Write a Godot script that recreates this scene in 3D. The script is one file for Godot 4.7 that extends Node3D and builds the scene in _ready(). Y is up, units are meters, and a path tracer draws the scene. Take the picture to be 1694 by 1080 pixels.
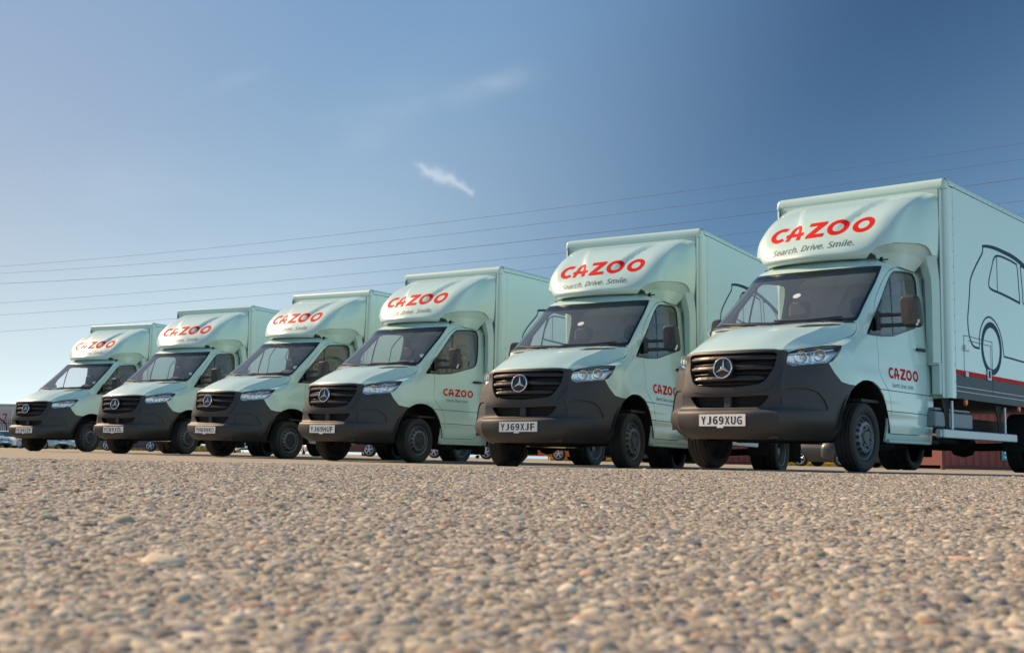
extends Node3D

# ------------------------------------------------------------------ constants
const SH := 0.03
const CAB := """0,0.3,0.14|0.295,0.3,0.15|0.522,0.3,0.26|0.655,0.3,0.505|0.79,0.3,0.68|0.918,0.31,0.74|0.914,0.31,1.2|0.897,0.31,1.75|0.878,0.31,2.4|0.852,0.31,2.92
0,0.37,0.04|0.298,0.37,0.05|0.556,0.37,0.13|0.719,0.37,0.365|0.854,0.37,0.55|0.943,0.37,0.65|0.939,0.37,1.2|0.917,0.37,1.75|0.898,0.37,2.4|0.862,0.37,2.92
0,0.46,0|0.3,0.46,0.01|0.568,0.46,0.075|0.762,0.46,0.255|0.897,0.46,0.45|0.956,0.46,0.62|0.949,0.46,1.2|0.927,0.46,1.75|0.908,0.46,2.4|0.872,0.46,2.92
0,0.565,-0.002|0.3,0.565,0.008|0.568,0.565,0.075|0.762,0.565,0.255|0.902,0.565,0.45|0.966,0.565,0.63|0.959,0.565,1.2|0.932,0.565,1.75|0.913,0.565,2.4|0.877,0.565,2.92
0,0.61,0.07|0.298,0.61,0.08|0.566,0.61,0.13|0.752,0.61,0.28|0.894,0.61,0.455|0.966,0.61,0.63|0.967,0.61,1.2|0.938,0.61,1.75|0.916,0.61,2.4|0.879,0.61,2.92
0,0.7,0.075|0.297,0.7,0.085|0.566,0.7,0.14|0.751,0.7,0.295|0.891,0.7,0.47|0.968,0.7,0.64|0.974,0.7,1.2|0.943,0.7,1.75|0.918,0.7,2.4|0.882,0.7,2.92
0,0.78,0.055|0.298,0.78,0.07|0.556,0.78,0.14|0.746,0.78,0.305|0.886,0.78,0.48|0.97,0.78,0.66|0.979,0.78,1.2|0.948,0.78,1.75|0.92,0.78,2.4|0.884,0.78,2.92
0,0.95,0.05|0.298,0.95,0.08|0.555,0.95,0.18|0.74,0.95,0.345|0.875,0.95,0.51|0.964,0.95,0.7|0.976,0.95,1.2|0.946,0.95,1.75|0.918,0.95,2.4|0.882,0.95,2.92
0,1.1,0.07|0.297,1.09,0.105|0.549,1.07,0.21|0.733,1.06,0.385|0.869,1.06,0.54|0.948,1.06,0.74|0.954,1.06,1.2|0.935,1.06,1.75|0.91,1.06,2.4|0.877,1.06,2.92
0,1.185,0.1|0.296,1.18,0.13|0.534,1.165,0.215|0.733,1.155,0.4|0.87,1.157,0.58|0.931,1.165,0.8|0.939,1.165,1.2|0.925,1.165,1.75|0.903,1.165,2.4|0.87,1.165,2.92
0,1.25,0.19|0.293,1.245,0.22|0.521,1.225,0.3|0.711,1.19,0.47|0.852,1.217,0.66|0.912,1.235,0.86|0.927,1.235,1.2|0.917,1.235,1.75|0.896,1.235,2.4|0.864,1.235,2.92
0,1.36,0.4|0.307,1.355,0.42|0.545,1.318,0.5|0.706,1.25,0.63|0.836,1.267,0.8|0.896,1.3,0.98|0.913,1.3,1.3|0.91,1.3,1.75|0.89,1.3,2.4|0.858,1.3,2.92
0,1.45,0.65|0.34,1.445,0.67|0.598,1.403,0.74|0.74,1.335,0.85|0.839,1.337,0.97|0.886,1.365,1.12|0.903,1.37,1.4|0.901,1.37,1.8|0.883,1.37,2.4|0.852,1.37,2.92
0,1.5,0.86|0.354,1.5,0.87|0.632,1.478,0.93|0.764,1.45,1.02|0.844,1.442,1.11|0.878,1.435,1.24|0.892,1.43,1.5|0.892,1.43,1.85|0.877,1.43,2.4|0.846,1.43,2.92
0,1.535,0.97|0.351,1.535,0.98|0.629,1.53,1.03|0.767,1.53,1.09|0.84,1.53,1.165|0.871,1.52,1.29|0.884,1.51,1.55|0.883,1.51,1.9|0.87,1.51,2.4|0.84,1.51,2.92
0,1.78,1.25|0.342,1.78,1.265|0.6,1.78,1.32|0.738,1.78,1.385|0.809,1.775,1.45|0.841,1.77,1.56|0.858,1.76,1.75|0.86,1.76,2|0.851,1.76,2.42|0.824,1.76,2.92
0,2.02,1.53|0.324,2.02,1.545|0.572,2.02,1.6|0.71,2.015,1.66|0.78,2.01,1.72|0.807,2,1.82|0.826,1.99,1.97|0.833,1.985,2.15|0.829,1.985,2.45|0.805,1.985,2.92
0,2.235,1.79|0.306,2.235,1.8|0.544,2.23,1.85|0.688,2.22,1.9|0.756,2.21,1.95|0.784,2.195,2.03|0.799,2.18,2.14|0.805,2.175,2.28|0.805,2.17,2.5|0.784,2.17,2.92
0,2.32,1.95|0.301,2.318,1.96|0.52,2.31,2|0.639,2.295,2.04|0.703,2.28,2.08|0.736,2.265,2.14|0.753,2.25,2.22|0.765,2.245,2.34|0.766,2.245,2.55|0.752,2.245,2.92
0,2.37,2.2|0.264,2.366,2.2|0.433,2.355,2.22|0.533,2.34,2.24|0.592,2.325,2.26|0.631,2.315,2.29|0.659,2.305,2.36|0.671,2.3,2.46|0.671,2.3,2.62|0.662,2.3,2.92"""
const FAIR := """0,2.31,1.88|0.243,2.31,1.9|0.523,2.31,1.948|0.668,2.31,2.06|0.768,2.31,2.192|0.809,2.32,2.38|0.882,2.35,2.6|0.943,2.36,2.9
0,2.305,1.77|0.246,2.305,1.8|0.548,2.305,1.891|0.71,2.31,2.015|0.816,2.315,2.139|0.855,2.33,2.34|0.913,2.36,2.58|0.963,2.37,2.9
0,2.36,1.72|0.247,2.36,1.755|0.55,2.36,1.843|0.731,2.365,1.962|0.838,2.37,2.082|0.876,2.38,2.3|0.933,2.4,2.58|0.983,2.41,2.9
0,2.47,1.81|0.245,2.47,1.835|0.528,2.47,1.889|0.721,2.475,1.96|0.828,2.48,2.071|0.867,2.48,2.28|0.943,2.49,2.57|0.993,2.5,2.9
0,2.62,1.95|0.241,2.62,1.965|0.518,2.62,1.992|0.719,2.62,2.025|0.819,2.625,2.103|0.856,2.62,2.29|0.942,2.62,2.59|0.998,2.62,2.9
0,2.78,2.115|0.236,2.78,2.125|0.515,2.78,2.141|0.72,2.78,2.163|0.814,2.78,2.234|0.855,2.78,2.39|0.941,2.78,2.64|1.003,2.78,2.9
0,2.94,2.34|0.23,2.94,2.345|0.506,2.94,2.353|0.719,2.94,2.375|0.815,2.94,2.437|0.858,2.94,2.56|0.938,2.94,2.74|1.003,2.94,2.9
0,3.09,2.64|0.221,3.09,2.64|0.491,3.09,2.643|0.71,3.09,2.655|0.809,3.085,2.697|0.862,3.08,2.76|0.935,3.08,2.83|1.003,3.08,2.9
0,3.21,2.96|0.211,3.21,2.96|0.471,3.21,2.96|0.711,3.21,2.96|0.811,3.205,2.965|0.881,3.195,2.97|0.951,3.19,2.975|1.001,3.18,2.98"""
const CHART := 0
const FRONT := 1

# truck poses: x, distance, yaw, roll, pitch, height offset
const POSES := {
	"a": [2.0968, 11.6253, 0.7138, 0.0002, 0.0023, 0.027],
	"b": [0.1059, 13.9688, 0.5394, 0.0128, -0.0099, -0.0194],
	"c": [-2.8392, 17.904, 0.6087, -0.0033, -0.0015, -0.0143],
	"d": [-5.4063, 20.9863, 0.5949, -0.0121, -0.0032, -0.0089],
	"e": [-7.9935, 23.8562, 0.4158, 0.0162, -0.0004, 0.0072],
	"f": [-11.4753, 27.9448, 0.4233, 0.0088, -0.0001, 0.0092],
}

var M := {}
var rng := RandomNumberGenerator.new()
var cab: Hull
var fair: Hull


# ------------------------------------------------------------------ mesh builder
class MB:
	var v := PackedVector3Array()
	var n := PackedVector3Array()
	func tri(a: Vector3, b: Vector3, c: Vector3, na: Vector3, nb: Vector3, nc: Vector3) -> void:
		var g := (b - a).cross(c - a)
		if g.length_squared() < 1e-16:
			return
		if g.dot(na + nb + nc) > 0.0:
			v.append(a); v.append(c); v.append(b)
			n.append(na); n.append(nc); n.append(nb)
		else:
			v.append(a); v.append(b); v.append(c)
			n.append(na); n.append(nb); n.append(nc)
	func flat(a: Vector3, b: Vector3, c: Vector3, out: Vector3) -> void:
		var g := (b - a).cross(c - a).normalized()
		if g.dot(out) < 0.0:
			g = -g
		tri(a, b, c, g, g, g)
	func quad(a: Vector3, b: Vector3, c: Vector3, d: Vector3, out: Vector3) -> void:
		flat(a, b, c, out)
		flat(a, c, d, out)
	func quadn(a: Vector3, b: Vector3, c: Vector3, d: Vector3, na: Vector3, nb: Vector3, nc: Vector3, nd: Vector3) -> void:
		tri(a, b, c, na, nb, nc)
		tri(a, c, d, na, nc, nd)
	# box with chamfered edges
	func box(at: Vector3, size: Vector3, r := 0.0, basis := Basis()) -> void:
		var h := size * 0.5
		r = minf(r, minf(h.x, minf(h.y, h.z)) * 0.95)
		var ax := [Vector3.RIGHT, Vector3.UP, Vector3.BACK]
		for i in 3:
			var j := (i + 1) % 3
			var k := (i + 2) % 3
			for s in [-1.0, 1.0]:
				var o: Vector3 = ax[i] * (h[i] * s)
				var pj: Vector3 = ax[j] * (h[j] - r)
				var pk: Vector3 = ax[k] * (h[k] - r)
				quad(at + basis * (o - pj - pk), at + basis * (o + pj - pk), at + basis * (o + pj + pk), at + basis * (o - pj + pk), basis * (ax[i] * s))
		if r <= 0.0:
			return
		for i in 3:
			var j := (i + 1) % 3
			var k := (i + 2) % 3
			for sj in [-1.0, 1.0]:
				for sk in [-1.0, 1.0]:
					var li: Vector3 = ax[i] * (h[i] - r)
					var a: Vector3 = ax[j] * (h[j] * sj) + ax[k] * ((h[k] - r) * sk)
					var b: Vector3 = ax[j] * ((h[j] - r) * sj) + ax[k] * (h[k] * sk)
					var na: Vector3 = basis * (ax[j] * sj)
					var nb: Vector3 = basis * (ax[k] * sk)
					quadn(at + basis * (a - li), at + basis * (a + li), at + basis * (b + li), at + basis * (b - li), na, na, nb, nb)
		for sx in [-1.0, 1.0]:
			for sy in [-1.0, 1.0]:
				for sz in [-1.0, 1.0]:
					var a := Vector3(h.x * sx, (h.y - r) * sy, (h.z - r) * sz)
					var b := Vector3((h.x - r) * sx, h.y * sy, (h.z - r) * sz)
					var c := Vector3((h.x - r) * sx, (h.y - r) * sy, h.z * sz)
					tri(at + basis * a, at + basis * b, at + basis * c, basis * Vector3(sx, 0, 0), basis * Vector3(0, sy, 0), basis * Vector3(0, 0, sz))
	func tube(pts: Array, rad, sides := 8, caps := true) -> void:
		var prev := []
		var up := Vector3.UP
		for i in pts.size():
			var d: Vector3 = (pts[mini(i + 1, pts.size() - 1)] - pts[maxi(i - 1, 0)]).normalized()
			if absf(d.dot(up)) > 0.95:
				up = Vector3.RIGHT if absf(d.x) < 0.9 else Vector3.BACK
			var s := d.cross(up).normalized()
			var t := s.cross(d).normalized()
			up = t
			var r: float = rad[i] if rad is Array else rad
			var ring := []
			for k in sides:
				var a := TAU * k / sides
				var nn := s * cos(a) + t * sin(a)
				ring.append([pts[i] + nn * r, nn])
			if i > 0:
				for k in sides:
					var k2 := (k + 1) % sides
					quadn(prev[k][0], prev[k2][0], ring[k2][0], ring[k][0], prev[k][1], prev[k2][1], ring[k2][1], ring[k][1])
			if caps and (i == 0 or i == pts.size() - 1):
				var o := -d if i == 0 else d
				for k in sides:
					tri(pts[i], ring[k][0], ring[(k + 1) % sides][0], o, o, o)
			prev = ring
	# profile of (x along the axis, radius) turned about an axis through at
	func lathe(at: Vector3, prof: Array, basis := Basis(), sides := 40, a0 := 0.0, a1 := TAU) -> void:
		for i in prof.size() - 1:
			var p: Vector2 = prof[i]
			var q: Vector2 = prof[i + 1]
			var d := (q - p).normalized()
			var nr := Vector2(-d.y, d.x)
			for k in sides:
				var t0 := lerpf(a0, a1, float(k) / sides)
				var t1 := lerpf(a0, a1, float(k + 1) / sides)
				var e0 := Vector3(0, cos(t0), sin(t0))
				var e1 := Vector3(0, cos(t1), sin(t1))
				var n0 := Vector3(nr.x, 0, 0) + e0 * nr.y
				var n1 := Vector3(nr.x, 0, 0) + e1 * nr.y
				quadn(at + basis * (Vector3(p.x, 0, 0) + e0 * p.y), at + basis * (Vector3(q.x, 0, 0) + e0 * q.y), at + basis * (Vector3(q.x, 0, 0) + e1 * q.y), at + basis * (Vector3(p.x, 0, 0) + e1 * p.y), basis * n0, basis * n0, basis * n1, basis * n1)
	# polygon in the plane of ax and ay through o, made thick along th
	func prism(poly: PackedVector2Array, o: Vector3, ax: Vector3, ay: Vector3, th: Vector3) -> void:
		var idx := Geometry2D.triangulate_polygon(poly)
		var nn := th.normalized()
		for i in range(0, idx.size(), 3):
			var p := []
			for k in 3:
				var w := poly[idx[i + k]]
				p.append(o + ax * w.x + ay * w.y)
			tri(p[0], p[1], p[2], -nn, -nn, -nn)
			tri(p[0] + th, p[1] + th, p[2] + th, nn, nn, nn)
		var ccw := not Geometry2D.is_polygon_clockwise(poly)
		for i in poly.size():
			var w0 := poly[i]
			var w1 := poly[(i + 1) % poly.size()]
			var e := w1 - w0
			var o2 := Vector2(e.y, -e.x) if ccw else Vector2(-e.y, e.x)
			var a := o + ax * w0.x + ay * w0.y
			var b := o + ax * w1.x + ay * w1.y
			quad(a, b, b + th, a + th, ax * o2.x + ay * o2.y)
	# strip between two lists of points, smooth
	func strip(p: Array, q: Array, out: Vector3) -> void:
		for i in p.size() - 1:
			var g := []
			for k in [i, i + 1]:
				var t: Vector3 = p[mini(k + 1, p.size() - 1)] - p[maxi(k - 1, 0)]
				var c: Vector3 = t.cross(q[k] - p[k]).normalized()
				if c.dot(out) < 0.0:
					c = -c
				g.append(c)
			quadn(p[i], p[i + 1], q[i + 1], q[i], g[0], g[1], g[1], g[0])
	func loft(rows: Array, out_from: Vector3) -> void:
		var R := rows.size()
		var C: int = rows[0].size()
		var nn := []
		for i in R:
			var l := []
			for j in C:
				var du: Vector3 = rows[i][mini(j + 1, C - 1)] - rows[i][maxi(j - 1, 0)]
				var dv: Vector3 = rows[mini(i + 1, R - 1)][j] - rows[maxi(i - 1, 0)][j]
				var c := du.cross(dv).normalized()
				if c.dot(rows[i][j] - out_from) < 0.0:
					c = -c
				l.append(c)
			nn.append(l)
		for i in R - 1:
			for j in C - 1:
				quadn(rows[i][j], rows[i][j + 1], rows[i + 1][j + 1], rows[i + 1][j], nn[i][j], nn[i][j + 1], nn[i + 1][j + 1], nn[i + 1][j])
	func mesh() -> ArrayMesh:
		var a := []
		a.resize(Mesh.ARRAY_MAX)
		a[Mesh.ARRAY_VERTEX] = v
		a[Mesh.ARRAY_NORMAL] = n
		var m := ArrayMesh.new()
		if v.size() > 2:
			m.add_surface_from_arrays(Mesh.PRIMITIVE_TRIANGLES, a)
		return m


# ------------------------------------------------------------------ curved skins, cut along outlines
class Hull:
	var P := []
	var N := []
	var tris := []
	var cells := [{}, {}]
	const CELL := 0.04

	func _init(text: String, a: int, b: int, bump = null, crease := -1) -> void:
		var net := []
		for line in text.strip_edges().split("\n"):
			var row := []
			for p in line.split("|"):
				var c := p.split(",")
				row.append(Vector3(float(c[0]), float(c[1]), float(c[2])))
			if crease > 0:
				# a tight bend along one column
				var q0: Vector3 = row[crease].lerp(row[crease - 1], 0.10)
				var q1: Vector3 = row[crease].lerp(row[crease + 1], 0.12)
				row.insert(crease + 1, q1)
				row.insert(crease, q0)
			net.append(row)
		var R := net.size()
		var C: int = net[0].size()
		var rows := []
		for i in (R - 1) * a + 1:
			var r := []
			for j in C:
				var col := []
				for k in R:
					col.append(net[k][j])
				r.append(Hull.cr(col, float(i) / a))
			rows.append(r)
		for r in rows:
			var ghost: Vector3 = r[1]
			var ext: Array = [Vector3(-ghost.x, ghost.y, ghost.z)] + r
			var l := []
			for j in (C - 1) * b + 1:
				l.append(Hull.cr2(ext, 1.0 + float(j) / b))
			P.append(l)
		normals()
		if bump != null:
			for i in P.size():
				for j in P[0].size():
					P[i][j] += N[i][j] * float(bump.call(P[i][j]))
			normals()
		for i in P.size() - 1:
			for j in P[0].size() - 1:
				for t in [[[i, j], [i, j + 1], [i + 1, j + 1]], [[i, j], [i + 1, j + 1], [i + 1, j]]]:
					var e := []
					for q in t:
						e.append(P[q[0]][q[1]])
					for q in t:
						e.append(N[q[0]][q[1]])
					tris.append(e)
		for w in 2:
			for k in tris.size():
				var lo := Vector2(1e9, 1e9)
				var hi := -lo
				for q in 3:
					var c := Hull.proj(tris[k][q], w)
					lo = lo.min(c)
					hi = hi.max(c)
				for x in range(floori(lo.x / CELL), floori(hi.x / CELL) + 1):
					for y in range(floori(lo.y / CELL), floori(hi.y / CELL) + 1):
						var key := Vector2i(x, y)
						if not cells[w].has(key):
							cells[w][key] = []
						cells[w][key].append(k)

	func normals() -> void:
		N = []
		var R := P.size()
		var C: int = P[0].size()
		for i in R:
			var l := []
			for j in C:
				var du: Vector3 = P[i][mini(j + 1, C - 1)] - P[i][maxi(j - 1, 0)]
				var dv: Vector3 = P[mini(i + 1, R - 1)][j] - P[maxi(i - 1, 0)][j]
				if j == 0:
					du = Vector3(1, 0, 0) * du.length()
				var c := dv.cross(du).normalized()
				l.append(c)
			N.append(l)

	static func cr(p: Array, t: float) -> Vector3:
		var n := p.size()
		var i := mini(int(t), n - 2)
		var u := t - i
		var p1: Vector3 = p[i]
		var p2: Vector3 = p[i + 1]
		var p0: Vector3 = p[i - 1] if i > 0 else 2.0 * p1 - p2
		var p3: Vector3 = p[i + 2] if i + 2 < n else 2.0 * p2 - p1
		return 0.5 * (2.0 * p1 + (p2 - p0) * u + (2.0 * p0 - 5.0 * p1 + 4.0 * p2 - p3) * u * u + (-p0 + 3.0 * p1 - 3.0 * p2 + p3) * u * u * u)

	# the same with tangents that respect uneven spacing
	static func cr2(p: Array, t: float) -> Vector3:
		var n := p.size()
		var i := mini(int(t), n - 2)
		var u := t - i
		var p1: Vector3 = p[i]
		var p2: Vector3 = p[i + 1]
		var p0: Vector3 = p[i - 1] if i > 0 else 2.0 * p1 - p2
		var p3: Vector3 = p[i + 2] if i + 2 < n else 2.0 * p2 - p1
		var d0 := maxf(p0.distance_to(p1), 1e-4)
		var d1 := maxf(p1.distance_to(p2), 1e-4)
		var d2 := maxf(p2.distance_to(p3), 1e-4)
		var m1 := ((p1 - p0) / d0 * d1 + (p2 - p1) / d1 * d0) / (d0 + d1) * d1
		var m2 := ((p2 - p1) / d1 * d2 + (p3 - p2) / d2 * d1) / (d1 + d2) * d1
		var u2 := u * u
		var u3 := u2 * u
		return p1 * (2.0 * u3 - 3.0 * u2 + 1.0) + m1 * (u3 - 2.0 * u2 + u) + p2 * (-2.0 * u3 + 3.0 * u2) + m2 * (u3 - u2)

	static func proj(p: Vector3, how: int) -> Vector2:
		return Vector2(p.x + p.z, p.y) if how == 0 else Vector2(p.x, p.y)

	# point and normal of the skin over a place in the outline plane
	func at(c: Vector2, how: int) -> Array:
		var s := 1.0
		if how == 1 and c.x < 0.0:
			s = -1.0
			c.x = -c.x
		for k in cells[how].get(Vector2i(floori(c.x / CELL), floori(c.y / CELL)), []):
			var t: Array = tris[k]
			var a := Hull.proj(t[0], how)
			var b := Hull.proj(t[1], how)
			var d := Hull.proj(t[2], how)
			var den := (b - a).cross(d - a)
			if absf(den) < 1e-12:
				continue
			var u := (c - a).cross(d - a) / den
			var w := (b - a).cross(c - a) / den
			if u > -1e-3 and w > -1e-3 and u + w < 1.002:
				var p: Vector3 = t[0] + (t[1] - t[0]) * u + (t[2] - t[0]) * w
				var n: Vector3 = (t[3] + (t[4] - t[3]) * u + (t[5] - t[3]) * w).normalized()
				return [Vector3(p.x * s, p.y, p.z), Vector3(n.x * s, n.y, n.z)]
		return []

	# splits triangles along an outline: [inside, outside]
	static func carve(list: Array, poly: PackedVector2Array, how := 0) -> Array:
		var inside := []
		var outside := []
		var lo := Vector2(1e9, 1e9)
		var hi := -lo
		for q in poly:
			lo = lo.min(q)
			hi = hi.max(q)
		for t in list:
			var a := Hull.proj(t[0], how)
			var b := Hull.proj(t[1], how)
			var d := Hull.proj(t[2], how)
			if maxf(a.x, maxf(b.x, d.x)) < lo.x or minf(a.x, minf(b.x, d.x)) > hi.x or maxf(a.y, maxf(b.y, d.y)) < lo.y or minf(a.y, minf(b.y, d.y)) > hi.y:
				outside.append(t)
				continue
			var tp := PackedVector2Array([a, b, d])
			var i := Geometry2D.intersect_polygons(tp, poly)
			if i.is_empty():
				outside.append(t)
				continue
			var o := Geometry2D.clip_polygons(tp, poly)
			if o.is_empty():
				inside.append(t)
				continue
			Hull.pieces(t, a, b, d, i, inside)
			Hull.pieces(t, a, b, d, o, outside)
		return [inside, outside]

	static func pieces(t: Array, a: Vector2, b: Vector2, d: Vector2, polys: Array, into: Array) -> void:
		var den := (b - a).cross(d - a)
		if absf(den) < 1e-10:
			return
		for p in polys:
			var idx := Geometry2D.triangulate_polygon(p)
			for k in range(0, idx.size(), 3):
				var e := []
				var m := []
				for q in 3:
					var c: Vector2 = p[idx[k + q]]
					var u := (c - a).cross(d - a) / den
					var w := (b - a).cross(c - a) / den
					e.append(t[0] + (t[1] - t[0]) * u + (t[2] - t[0]) * w)
					m.append((t[3] + (t[4] - t[3]) * u + (t[5] - t[3]) * w).normalized())
				into.append(e + m)

	# adds pieces to a mesh: moved along their normals, mirrored or not, with edges turned inwards
	static func add(st: MB, list: Array, off := 0.0, mirror := false, edge := 0.0) -> void:
		var s := -1.0 if mirror else 1.0
		var seen := {}
		for t in list:
			var p := []
			var n := []
			for k in 3:
				var w: Vector3 = t[k] + t[k + 3] * off
				p.append(Vector3(w.x * s + SH * w.z, w.y, -w.z))
				n.append(Vector3(t[k + 3].x * s, t[k + 3].y, -t[k + 3].z))
			st.tri(p[0], p[1], p[2], n[0], n[1], n[2])
			if edge > 0.0:
				for k in 3:
					var k2 := (k + 1) % 3
					var ka := Vector3i((t[k] * 4000.0).round())
					var kb := Vector3i((t[k2] * 4000.0).round())
					if ka == kb:
						continue
					var key := [ka, kb] if ka < kb else [kb, ka]
					if seen.has(key):
						seen[key] = null
					else:
						seen[key] = [p[k], p[k2], n[k], n[k2], p[(k + 2) % 3], t[k].x, t[k2].x]
		for key in seen:
			var e = seen[key]
			if e == null or (absf(e[5]) < 1e-3 and absf(e[6]) < 1e-3):
				continue
			var out: Vector3 = (e[0] - e[4])
			out -= (e[1] - e[0]).normalized() * out.dot((e[1] - e[0]).normalized())
			st.quad(e[0], e[1], e[1] - e[3] * edge, e[0] - e[2] * edge, out)


func V(x: float, y: float, z: float) -> Vector3:
	return Vector3(x + SH * z, y, -z)


func U(x: float, y: float, z: float) -> Vector3:
	return Vector3(x, y, -z)


func L(p: Vector3, s := 1.0) -> Vector3:
	return Vector3(p.x * s + SH * p.z, p.y, -p.z)


func poly(text: String) -> PackedVector2Array:
	var out := PackedVector2Array()
	for p in text.split(" ", false):
		var c := p.split(",")
		out.append(Vector2(float(c[0]), float(c[1])))
	return out


func grown(p: PackedVector2Array, by: float) -> PackedVector2Array:
	var r: Array = Geometry2D.offset_polygon(p, by)
	if r.is_empty():
		return p
	var best: PackedVector2Array = r[0]
	for q in r:
		if q.size() > best.size():
			best = q
	return best


func mirrored(p: PackedVector2Array, about: float) -> PackedVector2Array:
	var r := PackedVector2Array()
	for q in p:
		r.append(Vector2(2.0 * about - q.x, q.y))
	return r


# ------------------------------------------------------------------ nodes
func lin(r: float, g: float, b: float, a := 1.0) -> Color:
	var c := Color(r, g, b).linear_to_srgb()
	c.a = a
	return c


func mat(called: String, c: Color, rough := 0.5, metal := 0.0) -> StandardMaterial3D:
	var m := StandardMaterial3D.new()
	m.resource_name = called
	m.albedo_color = c
	m.roughness = rough
	m.metallic = metal
	M[called] = m
	return m


func put(called: String, st, material: Material, parent: Node) -> MeshInstance3D:
	var o := MeshInstance3D.new()
	o.name = called
	o.mesh = st.mesh() if st is MB else st
	o.material_override = material
	parent.add_child(o, true)
	return o


func tag(o: Node, label: String, category := "", group := "", kind := "") -> Node:
	if label:
		o.set_meta("label", label)
	if category:
		o.set_meta("category", category)
	if group:
		o.set_meta("group", group)
	if kind:
		o.set_meta("kind", kind)
	return o


func thing(called: String, label: String, category: String, group := "") -> Node3D:
	var o := Node3D.new()
	o.name = called
	add_child(o, true)
	tag(o, label, category, group)
	return o


func noise_tex(seed_: int, freq: float, size := 512, normal := false, oct := 4, strength := 4.0) -> NoiseTexture2D:
	var f := FastNoiseLite.new()
	f.seed = seed_
	f.noise_type = FastNoiseLite.TYPE_SIMPLEX_SMOOTH
	f.frequency = freq
	f.fractal_octaves = oct
	var t := NoiseTexture2D.new()
	t.width = size
	t.height = size
	t.seamless = true
	t.noise = f
	t.as_normal_map = normal
	t.bump_strength = strength
	return t


func text_mesh(s: String, bold := false, font := "Droid Sans") -> TextMesh:
	var t := TextMesh.new()
	var f := SystemFont.new()
	f.font_names = PackedStringArray([font])
	f.font_weight = 700 if bold else 400
	t.font = f
	t.text = s
	t.font_size = 64
	t.pixel_size = 0.01
	t.depth = 0.02
	t.curve_step = 1.0
	return t


# text laid into a rectangle: a mesh whose points are moved to o + ax * u + ay * v (u, v from 0 to 1) and raised by th
func laid_text(s: String, place: Callable, bold := false, font := "Droid Sans") -> ArrayMesh:
	var t := text_mesh(s, bold, font)
	var arr := t.surface_get_arrays(0)
	var box := t.get_aabb()
	var st := MB.new()
	var vs: PackedVector3Array = arr[Mesh.ARRAY_VERTEX]
	var ix: PackedInt32Array = arr[Mesh.ARRAY_INDEX] if arr[Mesh.ARRAY_INDEX] != null else PackedInt32Array(range(vs.size()))
	for i in range(0, ix.size(), 3):
		var p := []
		var keep := true
		for k in 3:
			var w := vs[ix[i + k]]
			if w.z < box.get_center().z:
				keep = false
			p.append(place.call((w.x - box.position.x) / box.size.x, (w.y - box.position.y) / box.size.y))
		if keep and p[0] != null and p[1] != null and p[2] != null:
			var nn: Vector3 = (p[0][1] + p[1][1] + p[2][1]).normalized()
			st.tri(p[0][0], p[1][0], p[2][0], nn, nn, nn)
	return st.mesh()


# ------------------------------------------------------------------ the truck
const ARCH := "1.46,0.1 1.49,0.3 1.505,0.369 1.54,0.49 1.575,0.592 1.637,0.692 1.726,0.795 1.844,0.867 1.965,0.907 2.089,0.919 2.216,0.910 2.348,0.868 2.457,0.789 2.541,0.678 2.578,0.577 2.573,0.484 2.547,0.391 2.53,0.1"
const HEAD := "0.824,1.150 0.950,1.181 1.171,1.212 1.354,1.236 1.517,1.247 1.645,1.245 1.606,1.200 1.525,1.127 1.448,1.074 1.379,1.050 1.242,1.036 1.100,1.022 0.959,1.010 0.882,1.007 0.787,1.031 0.802,1.089"
const GOUT := "-0.2,1.170 0.162,1.171 0.27,1.173 0.539,1.176 0.657,1.175 0.70,1.168 0.808,1.160 0.79,1.09 0.772,1.035 0.746,0.985 0.651,0.880 0.564,0.798 0.484,0.766 0.253,0.752 0.077,0.745 -0.2,0.743"
const GIN := "-0.2,1.143 0.160,1.145 0.266,1.148 0.535,1.154 0.645,1.152 0.680,1.132 0.668,1.077 0.634,0.999 0.566,0.922 0.508,0.866 0.440,0.834 0.251,0.814 0.073,0.805 -0.2,0.803"
const INTAKE := "-0.2,0.712 0.156,0.715 0.383,0.721 0.53,0.725 0.557,0.715 0.513,0.663 0.452,0.617 0.40,0.609 0.153,0.607 -0.2,0.606"
const FOG := "0.70,0.60 0.69,0.684 0.725,0.775 0.80,0.795 0.95,0.80 1.08,0.795 1.213,0.757 1.285,0.695 1.335,0.618 1.32,0.588 1.1,0.578 0.8,0.588"
const BUMP := "-0.2,0.1 1.99,0.1 1.99,0.86 1.808,0.848 1.685,0.853 1.565,0.873 1.459,0.960 1.379,1.056 1.2,1.10 0.9,1.10 0.82,1.158 0.70,1.172 -0.2,1.165"
const BONNET := "-0.2,1.170 0.162,1.171 0.27,1.173 0.539,1.176 0.657,1.175 0.70,1.168 0.815,1.166 0.95,1.188 1.171,1.219 1.354,1.243 1.516,1.257 1.60,1.286 1.717,1.319 1.891,1.364 1.957,1.404 1.991,1.442 1.997,1.489 1.99,1.515 1.797,1.512 1.543,1.521 1.269,1.512 1.0,1.500 0.84,1.488 0.5,1.485 -0.2,1.485"
const VENT := "1.10,1.452 1.292,1.485 1.464,1.494 1.66,1.497 1.79,1.494 1.739,1.478 1.478,1.460 1.241,1.448"
const WIND := "0.3,1.500 0.837,1.503 1.001,1.516 1.269,1.528 1.543,1.537 1.797,1.528 1.954,1.529 2.003,1.534 2.062,1.578 2.214,1.725 2.515,2.003 2.647,2.144 2.705,2.212 2.608,2.210 2.364,2.200 2.137,2.192 1.7,2.187 0.9,2.185 0.3,2.185"
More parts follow.
